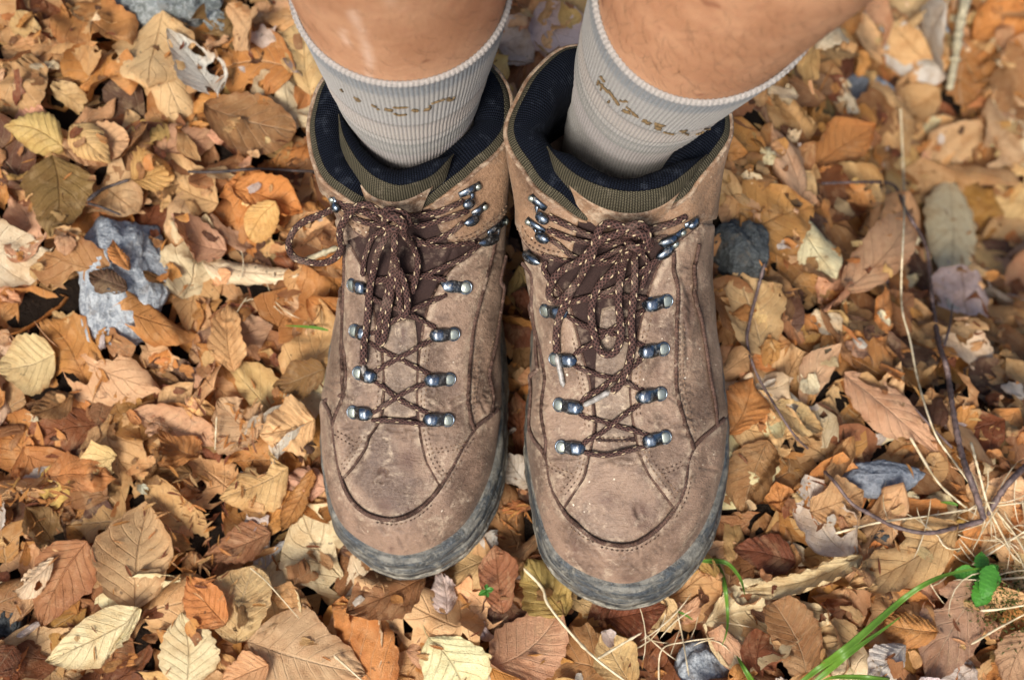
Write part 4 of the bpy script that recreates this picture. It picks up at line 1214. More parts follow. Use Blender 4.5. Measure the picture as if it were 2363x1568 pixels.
for key in ('A', 'B'):
    nr, nrib, per = 120, 132, 6
    na = nrib * per
    ph = np.linspace(0, nrib, na, endpoint=False) % 1
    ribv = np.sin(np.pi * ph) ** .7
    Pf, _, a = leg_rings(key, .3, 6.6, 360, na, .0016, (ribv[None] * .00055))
    topt = sock_cut(key, a)
    P = np.zeros((nr, na, 3))
    for j in range(na):
        tq = (np.linspace(.3, topt[j], nr) - .3) / 6.3 * 359
        i_ = np.clip(tq.astype(int), 0, 358); f_ = (tq - i_)[:, None]
        P[:, j] = Pf[i_, j] * (1 - f_) + Pf[i_ + 1, j] * f_
    ln_ = np.linalg.norm(np.diff(P, axis=0), axis=2).mean(1)
    s = np.concatenate([[0], np.cumsum(ln_)])
    # top welt: rounded edge turning in
    v_down = s[-1] - s
    wel = np.exp(-((v_down - .0016) / .0013) ** 2) * .0007
    c = P.mean(1, keepdims=True)
    P = c + (P - c) * (1 + wel / .047)[:, None, None]
    last = c[-1:] + (P[-1:] - c[-1:]) * .962
    P = np.concatenate([P, last], 0)
    vd = np.concatenate([v_down, [0]])
    # slouch waves of the knit
    wv = .0002 * np.sin(vd[:, None] * 260 + 1.2 * np.sin(a * 2)[None]) * sstep(.035, .06, vd)[:, None]
    P = P + unit(P - P.mean(1, keepdims=True)) * wv[..., None]
    U = np.stack(np.broadcast_arrays((np.arange(na) / na)[None], vd[:, None]), -1).reshape(-1, 2)
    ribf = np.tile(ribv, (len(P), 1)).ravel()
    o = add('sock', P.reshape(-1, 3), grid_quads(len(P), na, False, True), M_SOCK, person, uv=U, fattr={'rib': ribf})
    g = P[::3, ::3]
    SOCKBVH[key] = BVHTree.FromPolygons([tuple(p) for p in g.reshape(-1, 3)], [tuple(x) for x in grid_quads(g.shape[0], g.shape[1], False, True)])
    # knitted brown letters, stretched out of shape
    def sp(x, y):
        d = ray(x, y)
        loc, nn, _, _ = SOCKBVH[key].ray_cast(Vector(CAM), Vector(d / np.linalg.norm(d)))
        if loc is None:
            return None
        nn = np.array(nn); nn = nn if nn @ d < 0 else -nn
        return np.array(loc), nn
    if key == 'A':
        z = lambda x, y: (784.6 + x * .1367, 184.6 + y * .1367)
        marks = [([(265,285),(300,310),(330,350)],30),([(545,390),(580,420),(610,445)],14),([(620,460),(670,480)],16),([(750,470),(810,480),(890,500)],28),([(890,440),(960,450),(1060,445),(1150,440)],9),([(900,545),(1000,575),(1120,560)],7),([(1215,480),(1270,500),(1325,495)],28),([(1410,480),(1460,480),(1515,460)],30),([(1500,440),(1520,395)],14),([(1540,380),(1620,350),(1700,325),(1780,295)],9),([(1790,300),(1850,320),(1910,300)],28),([(1915,290),(1930,255)],14),([(10,125),(60,180)],14),([(250,270),(272,290)],14)]
    else:
        z = lambda x, y: (1338.4 + x * .1562, 138.5 + y * .1562)
        marks = [([(310,220),(345,270),(370,310)],18),([(290,280),(262,360)],12),([(290,340),(350,350)],12),([(320,345),(370,400),(430,470)],22),([(430,430),(520,560),(590,660)],24),([(345,330),(310,440)],10),([(440,570),(432,630)],9),([(640,725),(700,755),(760,770)],26),([(700,680),(800,770),(880,840)],12),([(790,780),(850,820)],16),([(935,870),(990,900),(1040,930)],34),([(1110,930),(1170,950),(1230,960)],40),([(1110,980),(1200,1010)],30),([(1240,1045),(1310,1065),(1390,1085)],8),([(1490,1030),(1550,1040)],32),([(1560,1060),(1610,1090)],14),([(1720,1080),(1790,1060),(1830,1030)],14),([(1850,1000),(1910,1000)],22),([(1990,1000),(2060,970)],13),([(600,590),(720,600)],6)]
    tb = []
    for pl, w_ in marks:
        c2 = resample(crom(np.array([z(*p_) for p_ in pl]), 8), 2.0)
        hs = [sp(*p_) for p_ in c2]
        hs = [h_ for h_ in hs if h_ is not None]
        if len(hs) < 3:
            continue
        W = np.array([h_[0] + h_[1] * .0009 for h_ in hs]); Nn = np.array([h_[1] for h_ in hs])
        sc_ = .1367 if key == 'A' else .1562
        wd = max(.00055, w_ * sc_ / 4450 * 1.45)
        rr = np.full(len(W), wd) * (1 + .18 * np.sin(np.arange(len(W)) * 2.1)); rr[0] *= .55; rr[-1] *= .55
        tb.append(tube(W, rr, 8, .00045 / wd, Nn)[:2])
    vv, qq, _, _ = join(tb)
    add('knit_lettering', vv, qq, M_KNIT, o)

# shorts, above the frame
pp = []
for key in ('A', 'B'):
    P, _, _ = leg_rings(key, 9.3, 12, 24, 48, .018)
    pp.append((P.reshape(-1, 3), grid_quads(24, 48, False, True)))
s = np.linspace(-.98, .98, 20)
r = np.sqrt(1 - s ** 2) ** .6
V = np.array([0, .40, .94]) + np.stack([.185 * r[:, None] * np.cos(a := np.linspace(0, 2 * np.pi, 48, endpoint=False)), .125 * r[:, None] * np.sin(a), np.tile(.12 * s[:, None], (1, 48))], -1)
pp.append((V.reshape(-1, 3), grid_quads(20, 48, False, True)))
v, q, _, _ = join(pp)
add('shorts', v, q, M_SHORTS, person)

# fine leg hair
def hairs(key, n, seed):
    r_ = np.random.default_rng(seed)
    P, s_, a_ = leg_rings(key, 3.0, 6.9, 80, 90)
    ct = sock_cut(key, a_)
    out = []
    cen = P.mean(1)
    for _ in range(n):
        i = r_.integers(0, 79); j = r_.integers(0, 90)
        if not (np.sin(a_[j]) < .25) or 3.0 + i / 79 * 3.9 < ct[j] + .25:
            continue
        p = P[i, j]; nn = unit(p - cen[i]); down = unit(P[max(i - 1, 0), j] - P[i + (i == 0), j])
        side = np.cross(nn, down)
        ln = r_.uniform(.006, .015)
        d = unit(down * r_.uniform(.6, 1) + side * (.35 + r_.normal() * .45))
        k = np.linspace(0, 1, 4)[:, None]
        W = p + nn * (.0001 + .0016 * np.sin(k * 2.6)) + d * ln * k + side * (k ** 2) * ln * r_.normal() * .3
        out.append(tube(W, [.00007, .000065, .00005, .00001], 3)[:2])
    return out
for key, n_, sd_ in (('B', 2200, 5), ('A', 900, 6)):
    v, q, _, _ = join(hairs(key, n_, sd_))
    tag(add('leg_hair', v, q, M_HAIR, person), kind='stuff')

# ================================================================== GROUND AND LEAF LITTER
def terrain(x, y):
    x = np.asarray(x, float); y = np.asarray(y, float)
    z = -.024 + .015 * sstep(-.04, .05, x) * (1 - sstep(.16, .34, x))
    z = z + .030 * sstep(-.12, -.32, x) * sstep(.16, .42, y)
    z = z - .37 * sstep(.13, .44, x) * sstep(.12, .48, y)
    z = z + .003 * np.sin(31 * x + 1.3) * np.sin(27 * y + .4) + .002 * np.sin(71 * x - 43 * y)
    return z

M_SOIL = mat_soil()
nx, ny = 260, 240
def spread(n, lo, hi, a, b):
    """fine between a and b, reaching out to lo..hi"""
    return np.concatenate([lo + (a - lo) * np.linspace(0, 1, 12, endpoint=False) ** .5, np.linspace(a, b, n), b + (hi - b) * np.linspace(0, 1, 13)[1:] ** 2])
gx = spread(nx, -30, 30, -.9, .9); gy = spread(ny, -30, 30, -.35, 1.1)
GX, GY = np.meshgrid(gx, gy, indexing='ij')
GZ = terrain(np.clip(GX, -.9, .9), np.clip(GY, -.35, 1.1)) + rng.normal(size=GX.shape) * .0006
soil = add('ground', np.stack([GX, GY, GZ], -1).reshape(-1, 3), grid_quads(len(gx), len(gy)), M_SOIL)
tag(soil, kind='structure')

# height map of whatever already lies there
HX0, HX1, HY0, HY1, HC = -.95, .95, -.40, 1.15, .0035
hnx, hny = int((HX1 - HX0) / HC), int((HY1 - HY0) / HC)
hxx, hyy = np.meshgrid(HX0 + (np.arange(hnx) + .5) * HC, HY0 + (np.arange(hny) + .5) * HC, indexing='ij')
HM = terrain(hxx, hyy)
def hidx(x, y):
    return np.clip(((x - HX0) / HC).astype(int), 0, hnx - 1), np.clip(((y - HY0) / HC).astype(int), 0, hny - 1)

def G(px, py, lift=0.0):
    """point of the litter surface seen at a reference pixel"""
    d = ray(px, py)
    z = -.005
    for _ in range(25):
        p = CAM + d * ((z - CAM[2]) / d[2])
        i, j = hidx(p[:1], p[1:2])
        z = .6 * z + .4 * float(HM[i, j][0])
    p = CAM + d * ((z + lift - CAM[2]) / d[2])
    return p

SOLE_D = [-sdf(SOLE[k], np.stack([hxx.ravel(), hyy.ravel()], -1)).reshape(hnx, hny) for k in ('A', 'B')]
def under_boot(x, y):
    """distance in metres outside the nearest sole (negative under it) and that sole's height"""
    fx = np.clip((np.asarray(x) - HX0) / HC - .5, 0, hnx - 1.001); fy = np.clip((np.asarray(y) - HY0) / HC - .5, 0, hny - 1.001)
    i, j = fx.astype(int), fy.astype(int)
    a, b = fx - i, fy - j
    return [d[i, j] * (1 - a) * (1 - b) + d[i + 1, j] * a * (1 - b) + d[i, j + 1] * (1 - a) * b + d[i + 1, j + 1] * a * b for d in SOLE_D]

def leaf_mesh(r, L, W, nu=18, nv=10, curl=0., arch=0., twist=0., rough=.002, pleat=.0006, torn=0., fold=None, edge=0., tip=1.0, holes=0, stem=True, shape='beech', serr=0., crump=0.001):
    """one dry leaf: grid over the blade with wavy margin, pleats between veins, curl, tears; returns local V,Q,U"""
    u = np.linspace(0, 1, nu); v = np.linspace(-1, 1, nv)
    Ug, Vg = np.meshgrid(u, v, indexing='ij')
    if shape == 'beech':
        w = np.sin(np.pi * np.clip(u, 0, 1) ** .88) ** .72 * (1 - .18 * u) * 1.08
        w = w * (1 - .25 * sstep(.78, 1.0, u) * tip) * (1 + r.normal() * .16 * np.sin(np.pi * 2 * u) + r.normal() * .06 * np.sin(np.pi * 4 * u + 1))
    elif shape == 'oval':
        w = np.sin(np.pi * u) ** .55
    else:
        w = .15 + .85 * np.sin(np.pi * (.12 + .76 * u)) ** .6
    asym = r.uniform(-.14, .14)
    marg = 1 + serr * (2 * np.abs((Ug * 9) % 1 - .5) - .5) * np.abs(Vg) ** 4 + .035 * np.sin(2 * np.pi * (8 * Ug + r.uniform())) * np.abs(Vg) ** 3 + .02 * np.sin(40 * Ug + r.uniform(0, 6))
    X = Vg * (w[:, None] * .5 * W) * marg * (1 + asym * np.sign(Vg))
    bend = r.normal() * .05 * L
    X = X + bend * (u[:, None] - .5) ** 2 * 4
    Y = (Ug - .5) * L + .30 * np.abs(Vg) * w[:, None] * W * .12
    ph = 8.0 * (Ug - .26 * np.abs(Vg))
    Z = pleat * np.cos(2 * np.pi * ph) * np.minimum(1, np.abs(Vg) * 2.5) - pleat * 1.2 * np.exp(-(Vg / .15) ** 2)
    for _ in range(4):
        k = r.normal(size=2) * (2.6 / np.array([W, L]) * 1.4)
        Z = Z + rough * r.uniform(.3, 1) * np.sin(k[0] * X + k[1] * Y + r.uniform(0, 6.3)) * (.5 + .5 * np.abs(Vg))
    crump = min(crump, W * .07)
    for _ in range(3):           # dry creases: ridged folds in random directions
        k = unit(r.normal(size=2)) * r.uniform(70, 210) * (.06 / max(L, .03))
        wv_ = np.abs(np.sin(k[0] * X + k[1] * Y + .7 * np.sin(r.uniform(40, 90) * Y + r.uniform(0, 6)) + r.uniform(0, 6.3)))
        Z = Z - crump * wv_ * r.uniform(.5, 1.5)
    Z = Z + edge * np.abs(Vg) ** 3 * W + edge * .4 * W * np.sin(6 * Ug + r.uniform(0, 6)) * np.abs(Vg) ** 2
    P = np.stack([X, Y, Z], -1)
    if abs(curl) > 1e-3:          # roll about the midrib
        rad = W * .5 / curl
        th = P[..., 0] / rad
        P = np.stack([(rad - P[..., 2]) * np.sin(th), P[..., 1], rad - (rad - P[..., 2]) * np.cos(th)], -1)
    if abs(arch) > 1e-3:          # bend along the length
        rad = L * .5 / arch
        th = P[..., 1] / rad
        P = np.stack([P[..., 0], (rad - P[..., 2]) * np.sin(th), rad - (rad - P[..., 2]) * np.cos(th)], -1)
    if twist:
        th = twist * (Ug - .5)
        P = np.stack([P[..., 0] * np.cos(th) - P[..., 2] * np.sin(th), P[..., 1], P[..., 0] * np.sin(th) + P[..., 2] * np.cos(th)], -1)
    f = np.full((nu, nv), 1.0)
    if torn > 0:
        ang = r.uniform(0, 2 * np.pi)
        d = (Ug - .5) * 2 * np.cos(ang) + Vg * np.sin(ang) + .22 * np.sin(7 * Vg + r.uniform(0, 6)) + .16 * np.sin(17 * (Ug + Vg) + r.uniform(0, 6)) + .07 * np.sin(41 * Ug - 23 * Vg + r.uniform(0, 6))
        f = np.minimum(f, 1.0 - torn - d)
    for _ in range(holes):
        hu, hv, hr = r.uniform(.05, .95), r.choice([-1, 1]) * r.uniform(.45, 1.05), r.uniform(.07, .18)
        dd = np.sqrt(((Ug - hu) * 1.3) ** 2 + ((Vg - hv) * .5) ** 2) / hr
        f = np.minimum(f, (dd - 1 + .25 * np.sin(5 * np.arctan2(Ug - hu, Vg - hv) + r.uniform(0, 6))) * .3)
    inside = f > 0
    UV = np.stack([Ug, (Vg + 1) / 2], -1)
    moved = inside.copy()
    if not inside.all():       # pull the first vertices beyond a tear back onto its edge
        bestf = np.full((nu, nv), -1.0); P2, UV2 = P.copy(), UV.copy()
        for di in (-1, 0, 1):
            for dj in (-1, 0, 1):
                if not (di or dj): continue
                fi = np.full((nu, nv), -1.0); Pn, Un = P.copy(), UV.copy()
                si = slice(max(0, -di), nu - max(0, di)); sj = slice(max(0, -dj), nv - max(0, dj))
                ti = slice(max(0, di), nu - max(0, -di)); tj = slice(max(0, dj), nv - max(0, -dj))
                fi[si, sj] = f[ti, tj]; Pn[si, sj] = P[ti, tj]; Un[si, sj] = UV[ti, tj]
                use = (~inside) & (fi > 0) & (fi > bestf)
                w_ = (fi / np.maximum(fi - f, 1e-6))[..., None]
                P2 = np.where(use[..., None], Pn + (P - Pn) * w_, P2); UV2 = np.where(use[..., None], Un + (UV - Un) * w_, UV2)
                bestf = np.where(use, fi, bestf); moved |= use
        P, UV = P2, UV2
    keep = moved[:-1, :-1] & moved[1:, :-1] & moved[:-1, 1:] & moved[1:, 1:] & (inside[:-1, :-1] | inside[1:, :-1] | inside[:-1, 1:] | inside[1:, 1:])
    if fold is not None:          # crease and fold one side over
        q0, ang, amt = fold
        dirn = np.array([np.cos(ang), np.sin(ang), 0]); nrm = np.array([-np.sin(ang), np.cos(ang), 0])
        c0 = nrm * q0 * min(L, W)
        d = (P - c0) @ nrm
        th = amt * sstep(0, .006, d)
        side = d > 0
        al = (P - c0) @ dirn
        z = P[..., 2]
        nd = d * np.cos(th) - z * np.sin(th); nz = d * np.sin(th) + z * np.cos(th)
        P = np.where(side[..., None], c0 + al[..., None] * dirn + nd[..., None] * nrm + nz[..., None] * np.array([0, 0, 1.0]), P)
    Q = grid_quads(nu, nv)[keep.ravel()]
    Vv = P.reshape(-1, 3); Uu = UV.reshape(-1, 2) * [r.uniform(.72, 1.15), 1]
    if stem:                      # petiole
        m_ = nv // 2
        a0 = P[0, m_]; a1 = P[1, m_]
        dr = unit(a0 - a1)
        t_ = np.linspace(0, 1, 5)[:, None]
        pl = a0 + dr * t_ * L * r.uniform(.10, .22) + np.array([r.normal() * .003, 0, r.uniform(0, .003)]) * t_ ** 2
        sv, sq, su = tube(np.vstack([a1, pl]), .00048, 4)
        n0 = len(Vv)
        Vv = np.vstack([Vv, sv]); Q = np.vstack([Q, sq + n0]); Uu = np.vstack([Uu, np.tile([.5, .5], (len(sv), 1))])
    used = np.unique(Q)
    rm = np.full(len(Vv), -1); rm[used] = np.arange(len(used))
    return Vv[used], rm[Q], Uu[used]

def settle(V, x, y, yaw, conform=.7, sink=.25, lift=0.0, tiltmax=.6, update=True, ramp=True, jit=0.0):
    """rotate a local leaf, lay it on the height map, push it under the soles, update the map"""
    c, s_ = math.cos(yaw), math.sin(yaw)
    P = np.stack([V[:, 0] * c - V[:, 1] * s_ + x, V[:, 0] * s_ + V[:, 1] * c + y, V[:, 2]], 1)
    i, j = hidx(P[:, 0], P[:, 1])
    h = HM[i, j]
    A = np.stack([np.ones(len(P)), P[:, 0] - x, P[:, 1] - y], 1)
    co_, *_ = np.linalg.lstsq(A, h, rcond=None)
    sl = co_[1:] * conform
    nn = np.linalg.norm(sl)
    if nn > tiltmax:
        sl = sl * tiltmax / nn
    P[:, 2] += (P[:, :2] - [x, y]) @ sl
    if jit:
        P[:, 2] += (P[:, :2] - [x, y]) @ (LR.normal(size=2) * jit)
    gap = h - P[:, 2]
    P[:, 2] += np.quantile(gap, 1 - sink) + lift
    low = h - P[:, 2]
    P[:, 2] += np.maximum(low, 0) * .75
    dA, dB = under_boot(P[:, 0], P[:, 1])
    if ramp:
        P[:, 2] = np.minimum(P[:, 2], .007 + np.maximum(dA, -.02) * 1.5)
        P[:, 2] = np.minimum(P[:, 2], .022 + np.maximum(dB, -.02) * 1.5)
    if update:
        np.maximum.at(HM, (i, j), P[:, 2])
    return P

TONES = {  # dry-leaf colours (albedo)
 'tan': (.60, .37, .165), 'orange-brown': (.52, .245, .072), 'brown': (.33, .165, .066), 'dark brown': (.11, .050, .026), 'pinkish-tan': (.58, .35, .20),
 'cream': (.80, .68, .44), 'grey-white': (.62, .57, .52), 'olive-brown': (.22, .130, .045), 'reddish-brown': (.20, .068, .026), 'yellow-tan': (.62, .43, .15), 'pale tan': (.70, .47, .235)}
def tintcol(r, tone, n):
    c = np.array(TONES[tone]) * [1.03, .97, .915] * r.uniform(.82, 1.14) * (1 + r.normal(size=3) * .045)
    return np.tile([*np.clip(c, .01, .85), float(r.uniform() < .35)], (n, 1))

def sample_spot(r, x0, x1, y0, y1):
    for _ in range(40):
        x, y = r.uniform(x0, x1), r.uniform(y0, y1)
        dA, dB = under_boot(np.array([x]), np.array([y]))
        if min(dA[0], dB[0]) > -.004:
            return x, y
    return x, y

LR = np.random.default_rng(23)
# ---- deep layer: one mass of older leaves and fragments
deep = []
tn = ['brown', 'orange-brown', 'dark brown', 'tan', 'reddish-brown', 'olive-brown']
for k in range(3300):
    x, y = sample_spot(LR, -.52, .78, -.10, .92)
    big = 1 + .7 * float(sstep(.15, .45, x) * sstep(.2, .5, y))
    L = LR.uniform(.03, .065) * big
    v, q, u = leaf_mesh(LR, L, L * LR.uniform(.55, .75), 9, 6, LR.normal() * .5, LR.normal() * .4, LR.normal() * .3, .003, .0005, LR.choice([0, .5, .9]), None, .03, stem=False)
    if len(q) < 4: continue
    tone = LR.choice(tn, p=[.26, .30, .08, .27, .05, .04])
    deep.append((settle(v, x, y, LR.uniform(0, 6.3), .6, .35, jit=.16), q, u, tintcol(LR, tone, len(v))))
v, q, u, c = join(deep)
tag(add('leaf_litter', v, q, M_LEAF, uv=u, col=c), kind='stuff')

# ---- stones
def stone(name_label, px, py, wpx, hpx, hgt, mat, seed, yaw=0., sink=.35, pts=None, group='stones among the leaves'):
    r = np.random.default_rng(seed)
    p = G(px, py)
    dist = (CAM[2] - p[2]) / -ray(px, py)[2]
    a, b = wpx * dist / FPX / 2, hpx * dist / FPX / 2 * 1.06
    nu, nv = 64, 96
    th = np.linspace(.001, np.pi - .001, nu); ph = np.linspace(0, 2 * np.pi, nv, endpoint=False)
    T, Ph = np.meshgrid(th, ph, indexing='ij')
    D = np.stack([np.sin(T) * np.cos(Ph), np.sin(T) * np.sin(Ph), np.cos(T)], -1)
    rad = np.ones_like(T)
    # a few flat fracture faces
    for _ in range(9):
        n_ = unit(r.normal(size=3)); cdist = r.uniform(.72, .95)
        dd = D @ n_
        rad = np.minimum(rad, np.where(dd > .05, cdist / np.maximum(dd, .05), 9))
    for _ in range(10):
        k = r.normal(size=3) * r.uniform(1.5, 7)
        rad = rad + .03 * np.sin(D @ k + r.uniform(0, 6))
    for _ in range(26):
        k = r.normal(size=3) * r.uniform(9, 26)
        rad = rad + .007 * np.sin(D @ k + r.uniform(0, 6) + 2 * np.sin(D @ k[::-1] * .3))
    if pts is not None:
        ang = np.array([q[0] for q in pts]); rr = np.array([q[1] for q in pts])
        prof = np.interp(Ph[0], np.radians(ang), rr, period=2 * np.pi)
        rad = rad * prof[None]
    P = D * rad[..., None] * [a, b, hgt]
    c, s_ = math.cos(yaw), math.sin(yaw)
    P = np.stack([P[..., 0] * c - P[..., 1] * s_, P[..., 0] * s_ + P[..., 1] * c, P[..., 2]], -1) + p + np.array([0, 0, hgt * (.5 - sink)])
    V = P.reshape(-1, 3)
    o = add('stone', V, grid_quads(nu, nv, False, True), mat, origin=p)
    tag(o, name_label, 'stone', group)
    top = D[..., 2].ravel() > 0
    i, j = hidx(V[top, 0], V[top, 1])
    np.maximum.at(HM, (i, j), V[top, 2])
    return o
S_GREEN = mat_stone('grey_green_stone', (.12, .135, .125), (.22, .24, .23), (.36, .38, .37), .25)
S_BLUE = mat_stone('blue_grey_stone', (.22, .24, .26), (.36, .39, .41), (.52, .54, .54), .35)
S_SLATE = mat_stone('slate', (.13, .15, .18), (.20, .22, .25), (.28, .30, .33), .15)
S_DARK = mat_stone('dark_wet_stone', (.022, .026, .026), (.050, .056, .055), (.09, .10, .10), .3)
stone('large smooth grey-green stone at the top edge left of the legs', 392, 10, 290, 165, .022, S_GREEN, 3, pts=[(0, .9), (60, 1.05), (120, 1.1), (180, .95), (230, 1.0), (280, 1.0), (330, .9)])
stone('mottled blue-grey stone with brown leaf scraps stuck on it, left of the boots', 292, 648, 232, 268, .024, S_BLUE, 8, sink=.3, pts=[(0, .95), (30, .9), (60, 1.12), (90, 1.0), (125, 1.22), (150, 1.05), (180, .86), (215, .95), (245, 1.15), (270, .98), (300, 1.1), (330, .92)])
stone('small dark pebble touching the large smooth stone at top left', 508, 55, 60, 55, .010, S_GREEN, 5)
stone('blue-grey stone cut off by the bottom edge below the right boot', 1618, 1556, 125, 150, .016, S_BLUE, 9)
stone('blurred grey stone lying in the hollow at upper right', 1978, 240, 150, 140, .03, S_SLATE, 12)
stone('small pale blurred stone near the top right edge', 2150, 80, 80, 90, .02, S_BLUE, 14)
stone('flat pointed slate-blue stone under the long ragged leaf at right', 2005, 1102, 190, 95, .008, S_SLATE, 21, sink=-.2, pts=[(0, 1.05), (45, .85), (90, .72), (135, .82), (180, 1.0), (225, .92), (270, .95), (315, .9)])
stone('dark stone in shade beside the heel of the right boot', 1706, 590, 130, 170, .022, S_DARK, 15)
stone('small dark wet stone under the curled twig', 1985, 1290, 80, 60, .010, S_DARK, 16)
stone('dark pebble beside the small wet stone', 2030, 1250, 60, 55, .009, S_DARK, 17)
stone('pale grey corner of a stone at the top left edge', 20, 15, 90, 60, .012, S_BLUE, 18)
stone('dark stone peeping out at the bottom left edge', 25, 1430, 70, 120, .010, S_DARK, 19)

# ---- individual leaves
def region(px, py):
    if 1140 < px < 1260 and 700 < py < 1350: return 'between the two boots'
    if py > 1300 and 750 < px < 1650: return 'in front of the boot toes'
    if py < 260 and 1160 < px < 1340: return 'between the two legs'
    if px < 940:
        return 'on the upper left' if py < 520 else ('left of the left boot' if py < 1060 else 'at the lower left')
    return 'in the blurred hollow at upper right' if py < 620 else ('right of the right boot' if py < 1100 else 'at the lower right')

LMK = [(392,60,'the large smooth grey-green stone'),(290,640,'the mottled stone'),(508,55,'the dark pebble at top left'),(1618,1545,'the bottom stone'),(1978,240,'the blurred grey stone'),(2150,80,'the small pale blurred stone'),(1706,590,'the dark shaded stone'),(1985,1285,'the small wet stone'),(2005,1100,'the slate-blue stone'),
 (340,1285,'the large smooth pale leaf'),(235,1475,'the cream leaf in the corner'),(570,1400,'the rounded golden leaf'),(710,1525,'the broad pleated leaf'),(1055,1530,'the bright white leaf'),(1235,1485,'the broad pinkish tan leaf'),(900,1380,'the ribbed leaf at the toe'),(136,460,'the olive brown upright leaf'),(370,390,'the folded yellowish leaf'),(590,300,'the big dull brown leaf'),(455,150,'the crumbling grey leaf'),(572,80,'the pale folded leaf'),(85,305,'the long yellowish leaf'),(620,455,'the orange curled leaf'),(610,520,'the spotted yellow leaf'),(532,790,'the narrow upright leaf'),(65,845,'the broad pale orange leaf'),(375,1085,'the folded olive leaf'),(596,1125,'the broad cracked tan leaf'),(555,980,'the cracked pinkish leaf'),(155,1345,'the wide dull leaf'),(85,1340,'the torn cream leaf'),
 (1730,1105,'the brown double leaf'),(2050,960,'the long ragged leaf'),(1850,1340,'the rolled creamy leaf'),(2060,1310,'the large light tan leaf'),(2180,1460,'the broad cracked pinkish leaf'),(1828,1465,'the square-cornered leaf'),(2095,1450,'the orange rounded leaf'),(2035,1530,'the silvery leaf'),(2005,635,'the pink kite-shaped leaf'),(2215,520,'the large cream leaf'),(1940,340,'the blurred orange leaf'),(2268,1332,'the green seedling'),(1122,1362,'the tiny seedling'),(2272,1200,'the twig fork'),(2082,700,'the long upright stalk'),(1690,1340,'the arched green blade'),(2090,1376,'the long grass blade'),(1430,1390,'the right boot toe'),(925,1325,'the left boot toe'),(720,560,'the hanging lace loop'),(1690,900,'the right boot side'),(745,1000,'the left boot side'),(1210,1000,'the gap between the boots'),(1250,60,'the gap between the legs'),(2340,1420,'the moss'),(590,395,'the straight dark twig'),(1780,920,'the thin bent twig'),(2200,110,'the blurred stick'),(0,0,'the top left corner'),(2363,0,'the top right corner'),(0,1568,'the bottom left corner'),(2363,1568,'the bottom right corner'),(2363,780,'the right edge'),(0,640,'the left edge')]
TAKEN = set()
def unique_label(head, px, py):
    px, py = min(max(px, 0), PW), min(max(py, 0), PH)
    order = sorted(LMK, key=lambda q: (q[0] - px) ** 2 + (q[1] - py) ** 2)
    for q in order[:14]:
        dx, dy = px - q[0], py - q[1]
        if math.hypot(dx, dy) < 40: w = 'partly under'
        elif abs(dx) > 2 * abs(dy): w = 'right of' if dx > 0 else 'left of'
        elif abs(dy) > 2 * abs(dx): w = 'below' if dy > 0 else 'above'
        else: w = ('below' if dy > 0 else 'above') + (' and right of' if dx > 0 else ' and left of')
        s_ = f'{head} {w} {q[2]}'
        if s_ not in TAKEN and len(s_.replace('-', ' ').split()) <= 16:
            TAKEN.add(s_)
            return s_
    return head + ' ' + region(px, py)

made = []
def put_leaf(r, x, y, yaw, L, W, tone, label, nu=18, nv=10, lift=0., jit=0., sink=.22, conform=.7, group='fallen beech leaves', name='beech_leaf', **kw):
    v, q, u = leaf_mesh(r, L, W, nu, nv, **kw)
    if len(q) < 6:
        return None
    P = settle(v, x, y, yaw, conform, sink, lift, jit=jit)
    o = add(name, P, q, M_LEAF, origin=P.mean(0), uv=u, col=tintcol(r, tone, len(P)))
    tag(o, label, 'leaf', group)
    made.append(o)
    return o

CLEAR = [(285, 660, 105, 135), (392, 5, 175, 110), (2005, 1105, 165, 105), (1978, 240, 100, 90), (1615, 1550, 80, 90), (1706, 590, 80, 110), (345, 1285, 90, 110), (1055, 1530, 70, 90), (2150, 75, 50, 50)]
N_RANDOM = 236
tones = list(TONES)
pr = np.array([.20, .16, .09, .02, .13, .13, .045, .02, .04, .02, .25]); pr /= pr.sum()
spots = []
# even coverage: best-candidate sampling over the visible ground
while len(spots) < N_RANDOM:
    best, bd = None, -1
    for _ in range(9):
        px, py = LR.uniform(-40, 2400), LR.uniform(-40, 1610)
        g_ = G(px, py)
        dA, dB = under_boot(g_[:1], g_[1:2])
        if min(dA[0], dB[0]) < .004 or any(((px - c_[0]) / c_[2]) ** 2 + ((py - c_[1]) / c_[3]) ** 2 < 1 for c_ in CLEAR): continue
        d_ = min([np.hypot(g_[0] - s2[0], g_[1] - s2[1]) for s2 in spots] or [1])
        if d_ > bd: best, bd = (g_[0], g_[1], px, py), d_
    if best: spots.append(best)
LR.shuffle(spots)
def pieces(n, lo, hi, seed_p, name):
    out = []
    for k in range(n):
        x, y = sample_spot(LR, -.50, .62, -.06, .78)
        pq_ = proj(np.array([[x, y, 0.0]]))[0]
        if any(((pq_[0] - c_[0]) / c_[2]) ** 2 + ((pq_[1] - c_[1]) / c_[3]) ** 2 < .8 for c_ in CLEAR): continue
        L = LR.uniform(lo, hi)
        v, q, u = leaf_mesh(LR, L, L * LR.uniform(.45, .85), 12, 8, LR.normal() * .45, LR.normal() * .4, LR.normal() * .4, .0020, .0005, LR.uniform(.2, .9), None, LR.normal() * .08, holes=1, stem=False, shape=LR.choice(['square', 'beech']))
        if len(q) < 4: continue
        tone = LR.choice(tones, p=seed_p)
        out.append((settle(v, x, y, LR.uniform(0, 6.3), .6, .25, jit=.25), q, u * [.5, 1] + [LR.uniform(0, .5), 0], tintcol(LR, tone, len(v))))
    v, q, u, c = join(out)
    tag(add(name, v, q, M_LEAF, uv=u, col=c), kind='stuff')
pr2 = np.array([.22, .22, .10, .03, .10, .08, .08, .02, .04, .03, .14]); pr2 /= pr2.sum()
